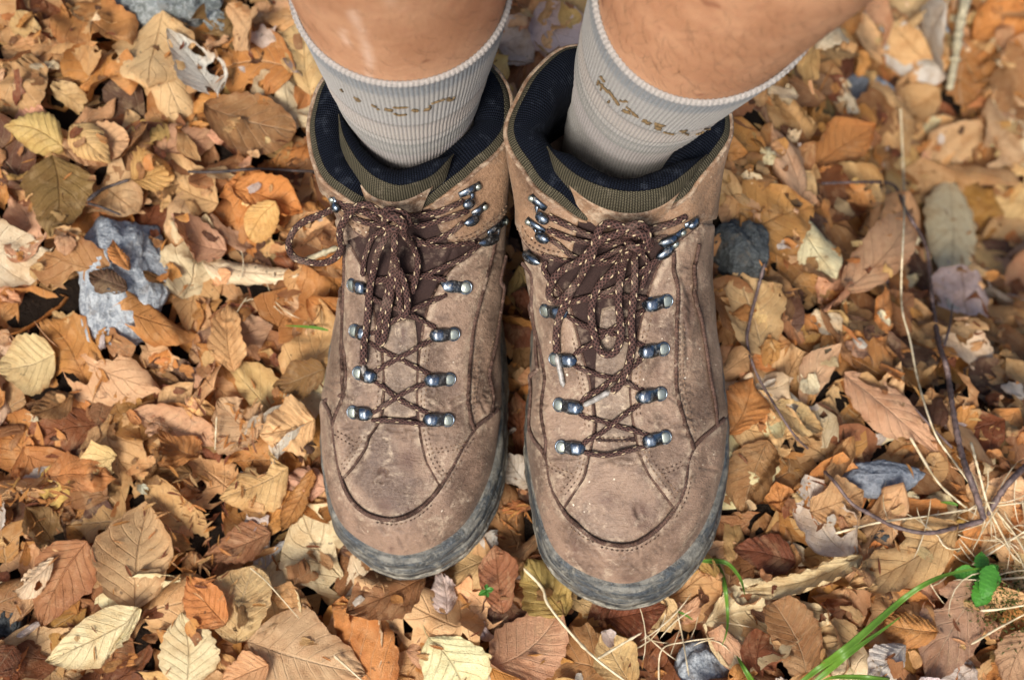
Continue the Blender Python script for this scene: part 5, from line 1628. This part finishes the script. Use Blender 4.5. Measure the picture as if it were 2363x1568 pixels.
for i_spot, (x, y, px, py) in enumerate(spots):
    if i_spot == N_RANDOM * 6 // 10:
        pieces(1000, .012, .036, pr2, 'leaf_pieces')
    far = float(sstep(.15, .45, x) * sstep(.2, .5, y))
    L = LR.uniform(.044, .076) * (1 + .8 * far)
    W = L * LR.uniform(.46, .86)
    kwp = LR.uniform(.0, .0008)
    mode = LR.choice(['flat', 'curled', 'torn', 'folded', 'crumpled'], p=[.06, .22, .26, .14, .32])
    kw = dict(curl=LR.normal() * .45, arch=LR.normal() * .4, twist=LR.normal() * .4, rough=.0026, edge=LR.normal() * .06, holes=int(LR.choice([0, 0, 1, 2])), jit=.18, pleat=kwp, crump=LR.uniform(.0006, .0022))
    if mode == 'curled': kw.update(curl=LR.choice([-1, 1]) * LR.uniform(.7, 1.7), arch=LR.normal() * .5, edge=LR.uniform(-.12, .12))
    if mode == 'torn': kw.update(torn=LR.uniform(.35, 1.0), holes=3)
    if mode == 'folded': kw.update(fold=(LR.uniform(-.15, .2), LR.uniform(0, 6.3), LR.uniform(1.0, 2.7)))
    if mode == 'crumpled': kw.update(rough=.0050, crump=LR.uniform(.002, .0038), curl=LR.normal() * .8, arch=LR.normal() * .8, edge=LR.normal() * .1, torn=LR.choice([0, .5]))
    tone = LR.choice(tones, p=pr)
    art = 'an' if tone[0] in 'aeiou' else 'a'
    put_leaf(LR, x, y, LR.uniform(0, 6.3), L, W, tone, unique_label(f'{mode} {tone} beech leaf', px, py), 24, 14, stem=LR.uniform() < .35, **kw)

# ---- leaves that can be recognised one by one: (tip px, base px, width px, tone, label, options)
def hero(tip, base, wpx, tone, label, **kw):
    r = np.random.default_rng(int(abs(tip[0] * 7 + base[1] * 3 + wpx)))
    a, b = G(*base), G(*tip)
    L = np.linalg.norm((b - a)[:2]); m_ = (a + b) / 2
    dist = (CAM[2] - m_[2]) / -ray(*((np.array(tip) + np.array(base)) / 2))[2]
    W = wpx * dist / FPX
    yaw = math.atan2(b[1] - a[1], b[0] - a[0]) - math.pi / 2
    k = dict(curl=float(r.choice([-1, 1]) * r.uniform(.15, .5)), arch=float(r.normal() * .2), twist=float(r.normal() * .15), rough=.0016, pleat=.0008, edge=float(r.normal() * .07), lift=.002, crump=.0007, sink=.12, conform=.85, stem=False)
    k.update(kw)
    return put_leaf(r, m_[0], m_[1], yaw, L, W, tone, label, 30, 18, **k)

H = [
 ((343,1163),(322,1408),176,'pale tan','large smooth pale tan leaf with pointed tip lying flat at lower left',dict(stem=True)),
 ((115,1528),(352,1420),128,'cream','cream white leaf with fine brown veins near the bottom left corner',dict(edge=.06,fold=(.33,2.2,-.8))),
 ((594,1312),(552,1486),158,'pale tan','rounded golden leaf with a pale fibre across it, lower left',dict(shape='oval')),
 ((436,1412),(446,1590),132,'cream','cream leaf with brown edge below the rounded golden leaf',dict(curl=.3)),
 ((845,1560),(592,1490),190,'pinkish-tan','broad pinkish brown pleated leaf at the bottom edge left of centre',dict(pleat=.0012)),
 ((1105,1640),(1003,1452),158,'cream','bright white oval leaf with long stalk at the bottom centre',dict(stem=True,lift=.004)),
 ((1316,1410),(1150,1560),155,'pinkish-tan','broad pinkish tan leaf right of the bright white leaf',dict(curl=-.5)),
 ((815,1425),(990,1338),128,'brown','strongly pleated brown leaf pressed against the left boot toe',dict(pleat=.0016,curl=.4)),
 ((128,542),(145,372),135,'olive-brown','olive brown upright leaf with pale midrib at the left',dict(curl=.4)),
 ((432,363),(306,418),80,'yellow-tan','small folded yellowish leaf at upper left',dict(curl=.6,fold=(.1,.3,1.8))),
 ((690,330),(482,272),150,'brown','big dull brown leaf beside the collar of the left boot',dict(shape='oval')),
 ((400,80),(510,225),104,'grey-white','crumbling grey leaf below the large smooth stone',dict(holes=4,torn=.3,rough=.003)),
 ((600,132),(545,22),96,'pale tan','pale folded leaf just left of the bare leg',dict(fold=(.05,1.2,1.2))),
 ((0,268),(168,345),118,'yellow-tan','long yellowish tan leaf at the left edge',dict()),
 ((302,322),(140,330),118,'pinkish-tan','rounded pinkish tan leaf right of the long yellowish leaf',dict(shape='oval')),
 ((705,478),(542,430),118,'orange-brown','bright orange brown curled leaf beside the left lace loop',dict(curl=.7,edge=.12)),
 ((580,562),(638,478),80,'yellow-tan','spotted yellow leaf left of the lace loop',dict(shape='oval')),
 ((372,548),(528,588),104,'pinkish-tan','folded greyish pink leaf covering the edge of the mottled stone',dict(fold=(.0,.5,1.2),curl=.4)),
 ((262,560),(300,625),40,'orange-brown','small orange brown scrap lying on top of the mottled stone',dict(torn=.3,rough=.002)),
 ((212,640),(300,672),62,'dark brown','dark reddish scrap stuck on the middle of the mottled stone',dict(torn=.3,rough=.002)),
 ((335,628),(392,660),34,'brown','small brown scrap at the right of the mottled stone',dict(torn=.4)),
 ((525,706),(540,868),70,'tan','narrow upright tan leaf below the mottled stone',dict(curl=.9)),
 ((0,862),(135,826),140,'pale tan','broad pale orange leaf at the left edge below the mottled stone',dict()),
 ((80,962),(172,915),86,'brown','dark pinkish brown leaf at the left below the broad pale orange leaf',dict()),
 ((300,1075),(450,1095),98,'olive-brown','folded olive brown leaf above the large smooth pale leaf',dict(fold=(.0,.2,1.9))),
 ((362,1000),(462,1072),74,'orange-brown','ribbed orange brown half leaf lying on the folded olive leaf',dict(pleat=.0014,curl=.5)),
 ((520,1165),(672,1088),128,'tan','broad tan leaf with a crack left of the left boot toe',dict(holes=1)),
 ((505,925),(606,1032),135,'pinkish-tan','cracked pinkish brown leaf left of the lower lace hooks',dict(holes=2)),
 ((612,1018),(742,992),112,'pale tan','pale tan veined leaf touching the side of the left boot',dict(pleat=.001)),
 ((475,1290),(628,1232),84,'brown','long brown leaf with a pale patch at lower left',dict(curl=.5)),
 ((98,1440),(215,1250),150,'brown','wide dull pinkish brown leaf at lower left',dict()),
 ((32,1378),(138,1302),74,'cream','torn cream leaf lying on the wide dull brown leaf',dict(torn=.4,holes=2)),
 ((438,1335),(522,1446),96,'orange-brown','orange brown leaf tucked under the rounded golden leaf',dict()),
 ((508,1580),(624,1530),94,'tan','warm tan leaf cut by the bottom edge below the rounded golden leaf',dict()),
 ((-15,1560),(42,1488),80,'reddish-brown','reddish brown leaf in the bottom left corner',dict(curl=.6)),
 ((255,385),(165,300),90,'tan','tan leaf half hidden on the upper left',dict()),
 ((650,1225),(735,1090),64,'orange-brown','rolled orange brown leaf leaning on the left boot sole',dict(curl=1.3)),
 ((640,905),(752,855),84,'olive-brown','golden olive leaf tucked behind the left boot side',dict(curl=.5)),
 ((1195,905),(1205,1075),64,'reddish-brown','rusty brown narrow leaf standing between the two soles',dict(curl=.5)),
 ((1168,1060),(1222,1128),66,'grey-white','crumpled grey white leaf between the two boots',dict(rough=.004,holes=3)),
 ((1020,1310),(1040,1418),68,'grey-white','torn papery white leaf below the left boot toe',dict(torn=.3,holes=3,rough=.003)),
 ((1140,1265),(1160,1420),88,'brown','ribbed brown leaf standing between the boot toes',dict(curl=.7)),
 ((1215,1290),(1300,1420),110,'yellow-tan','curled golden leaf below the gap between the boots',dict(curl=.8)),
 ((1385,1460),(1455,1590),110,'pale tan','pale golden leaf under the dry stalk in front of the right boot',dict(curl=.4)),
 ((1540,1400),(1400,1430),90,'reddish-brown','rusty crumpled leaf under the right boot toe',dict(rough=.003)),
 ((1700,1190),(1762,1022),146,'brown','brown double leaf leaning against the right boot sole',dict(fold=(.02,1.4,.9),curl=.3)),
 ((2158,1056),(1938,868),112,'pinkish-tan','long ragged pinkish tan leaf at right below the twig',dict(holes=3)),
 ((1705,1384),(1995,1300),78,'cream','long rolled creamy yellow leaf at lower right',dict(curl=1.2,pleat=.0012)),
 ((1922,1388),(2200,1235),126,'tan','large light tan leaf with straight veins at lower right',dict(pleat=.0012,holes=1)),
 ((2112,1575),(2245,1345),150,'pinkish-tan','broad cracked pinkish tan leaf near the bottom right corner',dict(pleat=.001,holes=2)),
 ((2290,1590),(2375,1440),96,'pinkish-tan','rounded pinkish leaf in the bottom right corner',dict(shape='oval',curl=.1,arch=0.,edge=.02)),
 ((1795,1385),(1862,1545),116,'brown','square-cornered brown leaf below the rolled creamy leaf',dict(shape='square')),
 ((1690,1260),(1835,1290),92,'reddish-brown','dark reddish brown leaf right of the right boot toe',dict()),
 ((2035,1440),(2158,1460),90,'orange-brown','orange brown rounded leaf beside the long grass blade',dict(shape='oval',pleat=.0012)),
 ((1982,1572),(2088,1488),96,'grey-white','silvery white leaf at the bottom right',dict()),
 ((2120,1560),(2160,1640),90,'grey-white','second silvery leaf cut by the bottom edge at right',dict()),
 ((2058,568),(1952,700),112,'pinkish-tan','pale pink kite-shaped leaf right of the right boot',dict(lift=.004)),
 ((2250,615),(2185,420),134,'cream','large cream leaf in the hollow at upper right',dict()),
 ((2010,300),(1870,375),110,'orange-brown','orange brown leaf below the blurred grey stone',dict()),
 ((1740,885),(1690,1010),74,'orange-brown','golden brown curled leaf beside the right boot sole',dict(curl=.9)),
 ((1895,1000),(1780,940),84,'pale tan','pale cracked leaf right of the right boot',dict(holes=2)),
 ((1900,1130),(1960,1010),66,'tan','narrow forked tan leaf above the twig',dict(curl=.8)),
 ((1985,1140),(1860,1190),110,'tan','wrinkled tan leaf under the curved twig',dict(curl=.4)),
]
pieces(480, .010, .024, pr2, 'leaf_pieces')
for t_, b_, w_, tone, lab, kw in H:
    hero(t_, b_, w_, tone, lab, **kw)

# ---- crumbs, leaf fragments and bud scales strewn on top
crumbs = []
for k in range(900):
    x, y = sample_spot(LR, -.48, .55, -.04, .70)
    pq_ = proj(np.array([[x, y, 0.0]]))[0]
    if any(((pq_[0] - c_[0]) / c_[2]) ** 2 + ((pq_[1] - c_[1]) / c_[3]) ** 2 < .6 for c_ in CLEAR) or LR.uniform() < .35: continue
    L = LR.uniform(.003, .013)
    v, q, u = leaf_mesh(LR, L, L * LR.uniform(.5, .9), 6, 5, LR.normal() * .5, LR.normal() * .4, 0, .0012, .0002, LR.uniform(.2, .8), None, .05, stem=False, shape='square')
    if len(q) < 3: continue
    tone = LR.choice(['tan', 'orange-brown', 'brown', 'pale tan', 'reddish-brown', 'grey-white', 'dark brown'], p=[.22, .26, .2, .13, .08, .06, .05])
    crumbs.append((settle(v, x, y, LR.uniform(0, 6.3), .7, .3, update=False), q, u, tintcol(LR, tone, len(v))))
v, q, u, c = join(crumbs)
tag(add('leaf_crumbs', v, q, M_LEAF, uv=u, col=c), kind='stuff')
buds = []
for k in range(460):
    cl = LR.choice(6)
    if LR.uniform() < .45:
        cx_, cy_ = [(420, 1200), (480, 1120), (90, 1150), (470, 1290), (1180, 1210), (560, 1010)][cl]
        g_ = G(cx_ + LR.normal() * 55, cy_ + LR.normal() * 45); x, y = g_[0], g_[1]
        dA, dB = under_boot(np.array([x]), np.array([y]))
        if min(dA[0], dB[0]) < 0: continue
    else:
        x, y = sample_spot(LR, -.48, .5, -.03, .62)
    L = LR.uniform(.005, .012)
    v, q, u = leaf_mesh(LR, L, L * LR.uniform(.13, .24), 6, 4, 1.0, LR.normal() * .5, 0, .0001, 0, 0, None, 0, stem=False, crump=0)
    tone = LR.choice(['orange-brown', 'reddish-brown', 'tan'], p=[.5, .3, .2])
    buds.append((settle(v, x, y, LR.uniform(0, 6.3), .5, .2, .0006, update=False), q, u, tintcol(LR, tone, len(v))))
v, q, u, c = join(buds)
tag(add('bud_scales', v, q, M_LEAF, uv=u, col=c), kind='stuff')

# ---- twigs, stalks, grass, seedlings
M_TWIG = mat_plain('purple_brown_bark', (.045, .028, .026), (.15, .10, .088), 300, .6, .0008)
M_TWIGD = mat_plain('dark_bark', (.018, .013, .012), (.07, .05, .042), 260, .7, .0008)
M_STRAW = mat_plain('dry_straw', (.40, .31, .17), (.66, .56, .38), 160, .6)
M_WOOD = mat_plain('pale_wood_splinter', (.20, .17, .10), (.44, .38, .25), 240, .8)
M_GRASS = mat_green('fresh_grass', (.085, .19, .016), (.15, .29, .035))
M_SEED = mat_green('seedling_leaf', (.045, .19, .020), (.09, .30, .04))
M_MOSS = mat_green('moss', (.05, .07, .012), (.12, .14, .03))

def smooth_path(pts, n=10, step=.002):
    """px polyline with a lift in mm over the litter: heights are bridged and smoothed, then put back on the camera rays"""
    P = np.array([(p[0], p[1], p[2] if len(p) > 2 else 2) for p in pts], float)
    c = resample(crom(P, n), 7.0)
    z = np.array([G(x, y)[2] for x, y, _ in c])
    k = len(z)
    for _ in range(max(3, k // 5)):     # stiff stems span hollows instead of following every leaf
        s = z.copy(); s[1:-1] = .5 * z[1:-1] + .25 * (z[:-2] + z[2:])
        z = np.maximum(s, z * .7 + s * .3)
    z0 = np.array([G(x, y)[2] for x, y, _ in c]) + .003
    z = np.maximum(z + c[:, 2] * .001, z0 + .002)
    for _ in range(8):
        z[1:-1] = .5 * z[1:-1] + .25 * (z[:-2] + z[2:])
    z = np.maximum(z, z0)
    for _ in range(3):
        z[1:-1] = .5 * z[1:-1] + .25 * (z[:-2] + z[2:])
    return resample(np.array([at(x, y, h) for (x, y, _), h in zip(c, z)]), step)
def twig(branches, r0, mat, label, name='twig', cat='twig', group=None):
    parts = []
    for pts, ra, rb in branches:
        c = smooth_path(pts)
        k = len(c)
        rr = np.linspace(ra, rb, k) * (1 + .10 * LR.normal(size=k)) + ra * .25 * (LR.uniform(size=k) < .05)
        parts.append(tube(c, rr, 7)[:2])
    v, q, _, _ = join(parts)
    o = add(name, v, q, mat, origin=v.mean(0))
    return tag(o, label, cat, group)
twig([([(2272,1200,6),(2250,1134,9),(2220,1050,12),(2200,950,14),(2185,850,16),(2165,785,18),(2146,651,22),(2136,566,26),(2090,486,28),(2065,430,28),(2015,420,26),(1895,423,22)],.0021,.0011),
      ([(2272,1200,6),(2215,1214,8),(2140,1229,10),(2065,1214,11),(2005,1184,11),(1965,1160,9),(1925,1110,7),(1900,1085,5)],.0018,.0009),
      ([(2278,1190,6),(2318,1125,12),(2372,1068,18)],.0021,.0018),
      ([(2178,800,17),(2192,750,18),(2198,700,20)],.0010,.0006),
      ([(2200,1035,12),(2150,985,8),(2110,940,5)],.0010,.0006)],.002,M_TWIG,'forked purple-brown twig curving over the leaves at right')
twig([([(1765,606,6),(1748,670,7),(1730,741,8),(1724,790,8),(1745,860,8),(1785,930,7),(1830,1000,6),(1866,1036,4)],.0013,.0007)],.001,M_TWIG,'thin bent twig beside the outer sole of the right boot')
twig([([(432,396,5),(500,397,6),(590,390,6),(680,394,6),(742,396,5)],.0011,.0009)],.001,M_TWIGD,'straight dark twig pointing at the collar of the left boot')
twig([([(200,465,5),(235,438,6),(270,424,6),(300,414,5)],.0013,.0010)],.001,M_TWIGD,'short dark twig at the left above the mottled stone')
twig([([(200,468,4),(235,478,5),(282,497,4)],.0010,.0008)],.001,M_TWIGD,'short grey twig touching the top of the mottled stone')
twig([([(2230,-10,25),(2215,60,24),(2205,130,22),(2190,210,18)],.006,.004)],.001,M_WOOD,'pale blurred stick at the top right edge',name='stick',cat='stick')
twig([([(700,603,2),(735,588,3),(780,570,4)],.0024,.0018)],.001,M_WOOD,'pale wood splinter inside the hanging lace loop',name='wood_splinter',cat='splinter')
GS = 'dry grass stalks'
def stalk(pts, r_, label):
    return twig([(pts, r_, r_ * .6)], r_, M_STRAW, label, 'dry_stalk', 'dry stalk', GS)
stalk([(2078,250,30),(2084,380,30),(2086,500,28),(2080,640,24),(2082,716,20),(2100,785,16),(2120,885,12),(2158,1000,9),(2200,1062,7),(2245,1125,6)],.0011,'long pale upright grass stalk crossing the blurred leaves at right')
stalk([(2100,1008,8),(2160,1106,7),(2210,1155,6),(2256,1190,5)],.0010,'short pale stalk running down to the twig fork')
stalk([(2240,1018,9),(2262,1100,9),(2282,1170,8),(2330,1266,4)],.0010,'bent pale stalk passing right of the twig fork')
stalk([(1925,1230,4),(2030,1204,5),(2140,1190,6),(2250,1172,6),(2370,1158,6)],.0008,'thin straight stalk running right under the forked twig')
stalk([(2240,1304,4),(2300,1266,5),(2372,1220,6)],.0008,'slanting stalk above the green seedling')
stalk([(2298,1338,4),(2372,1330,5)],.0009,'short level stalk right of the green seedling')
stalk([(2262,1408,3),(2310,1404,4),(2372,1394,4)],.0009,'pale level stalk below the green seedling')
stalk([(2240,1486,3),(2300,1450,4),(2372,1412,4)],.0008,'slanting pale stalk near the lower right corner')
stalk([(1208,1310,3),(1251,1355,4),(1265,1394,5),(1321,1464,7),(1377,1520,8),(1450,1575,8)],.0011,'pale broken stalk in front of the gap between the boots')
stalk([(1377,1520,8),(1430,1488,8),(1482,1458,7)],.0010,'side piece of the broken pale stalk in front of the right boot')
stalk([(576,1308,4),(612,1338,4),(650,1380,4),(692,1428,3)],.0005,'hair-thin fibre lying across the rounded golden leaf')
stalk([(1560,1400,4),(1575,1470,4),(1590,1560,4)],.0006,'thin dry stem between the right boot toe and the bottom stone')
stalk([(1520,1590,3),(1526,1500,4),(1580,1480,5),(1650,1470,4)],.0006,'thin crooked stem near the bottom stone')
stalk([(500,960,4),(498,1000,4),(496,1040,3)],.0007,'short pale stem on the leaves left of the left boot')
stalk([(770,1510,3),(820,1555,3),(860,1590,3)],.0007,'thin stem at the bottom edge left of the white leaf')
stalk([(2300,1180,5),(2340,1230,5),(2372,1285,5)],.0008,'pale stalk leaning out of the grass tuft at the right edge')
def blade(pts, w, label, name='grass_blade', mat=None, tipw=.1):
    c = smooth_path(pts, 12, .0025)
    k = len(c)
    T = unit(np.gradient(c, axis=0)); B = unit(np.cross(T, [0, 0, 1.0]))
    f = np.linspace(0, 1, k)
    ww = w * np.clip(1.25 * (1 - f) ** .6, tipw, 1) * np.clip(.45 + f * 4, 0, 1)
    N_ = np.cross(B, T)
    g = np.stack([c + B * (ww * q)[:, None] + N_ * (abs(q) * ww * .45)[:, None] for q in (-1, -.5, 0, .5, 1)], 1)
    g2 = g[:, ::-1] - N_[:, None] * .00018
    G2 = np.concatenate([g, g2], 1)
    uu = np.tile(np.array([0, .25, .5, .75, 1, 1, .75, .5, .25, 0]), (k, 1))
    U = np.stack([uu, np.tile(f[:, None], (1, 10))], -1)
    o = add(name, G2.reshape(-1, 3), grid_quads(k, 10, False, True), mat or M_GRASS, origin=c.mean(0), uv=U.reshape(-1, 2))
    return tag(o, label, 'grass blade', 'fresh grass blades')
blade([(1838,1580,8),(1900,1532,12),(1965,1484,18),(2090,1376,24),(2165,1332,24),(2230,1315,22),(2294,1307,18)],.0022,'long broad green grass blade reaching to the seedling at lower right')
blade([(1870,1580,6),(1930,1530,9),(1990,1484,12),(2040,1450,12),(2078,1422,10)],.0018,'shorter green blade just under the long broad grass blade')
blade([(2060,1572,5),(1990,1562,8),(1920,1562,8),(1880,1580,6)],.0020,'green blade lying along the bottom edge')
blade([(1745,1590,5),(1722,1550,7),(1700,1512,8)],.0020,'short upright green blade at the bottom edge right of the stone')
blade([(1616,1294,6),(1650,1294,9),(1680,1300,11),(1708,1334,9),(1719,1372,4)],.0016,'arched green blade beside the right boot toe')
blade([(1658,1302,8),(1672,1350,8),(1679,1420,7),(1676,1460,6),(1666,1488,4)],.0014,'straight green blade hanging below the arched blade')
blade([(757,762,4),(730,756,6),(695,753,6),(658,751,4)],.0011,'thin green blade pointing left from the left boot')
blade([(1565,1410,4),(1582,1418,5),(1600,1430,4)],.0009,'tiny green blade near the right boot toe')
blade([(2210,1165,4),(2195,1160,6),(2170,1158,5)],.0012,'small green blade under the twig fork')
def seedling(px, py, leaves, label):
    c = G(px, py, .012)
    g0 = G(px, py, -.002)
    root = empty('seedling', g0)
    tag(root, label, 'seedling', 'green seedlings')
    add('stem', *tube(np.array([g0, (g0 + c) / 2 + [.0006, 0, 0], c]), [.0006, .0006, .0005], 6)[:2], M_SEED, root)
    for (tx, ty), w in leaves:
        tip = G(tx, ty, .011)
        L = np.linalg.norm(tip - c)
        v, q, u = leaf_mesh(np.random.default_rng(int(tx)), L, L * w, 37, 11, .30, -.3, 0, .0003, .0004, 0, None, .05, stem=False, serr=.08, crump=0)
        yaw = math.atan2(tip[1] - c[1], tip[0] - c[0]) - math.pi / 2
        P = np.stack([v[:, 0] * math.cos(yaw) - v[:, 1] * math.sin(yaw), v[:, 0] * math.sin(yaw) + v[:, 1] * math.cos(yaw), v[:, 2]], 1) + (c + tip) / 2
        add('leaf', P, q, M_SEED, root, uv=u)
seedling(2268, 1332, [((2262,1272),.62),((2196,1318),.62),((2302,1300),.6),((2262,1396),.66),((2292,1352),.6)], 'bright green five-leaved seedling at lower right')
seedling(1122, 1362, [((1105,1372),.7),((1122,1346),.7),((1140,1358),.7),((1126,1378),.6)], 'tiny green seedling between the boot toes')
# moss and fine dry grass in the lower right corner
mo = []
for k in range(500):
    g_ = G(LR.normal(2325, 45), LR.normal(1395, 45), LR.uniform(-.002, .002))
    d = unit(np.array([LR.normal() * .8, LR.normal() * .8, 1.0]))
    t_ = np.linspace(0, 1, 3)[:, None]
    mo.append(tube(g_ + d * t_ * LR.uniform(.002, .005), [.0005, .0005, .0001], 4)[:3])
v, q, u, _ = join(mo)
tag(add('moss', v, q, M_MOSS, uv=u), kind='stuff')
hay = []
for k in range(60):
    cx_, cy_, s1, s2 = [(2270, 1240, 90, 70), (1570, 1440, 60, 50), (560, 680, 50, 40)][LR.choice(3, p=[.68, .24, .08])]
    px, py = LR.normal(cx_, s1), LR.normal(cy_, s2)
    g_ = G(px, py)
    dA, dB = under_boot(g_[:1], g_[1:2])
    if min(dA[0], dB[0]) < .012: continue
    an = LR.uniform(0, 6.3); L = LR.uniform(.015, .05)
    t_ = np.linspace(-.5, .5, 7)[:, None]
    W = g_ + np.array([math.cos(an), math.sin(an), 0]) * L * t_ + np.array([-math.sin(an), math.cos(an), 0]) * L * LR.normal() * .5 * t_ ** 2 + [0, 0, .003] + np.array([0, 0, 1]) * LR.normal() * .004 * t_
    hay.append(tube(W, LR.uniform(.00025, .0005), 5)[:2])
v, q, _, _ = join(hay)
tag(add('dry_grass_wisps', v, q, M_STRAW), kind='stuff')
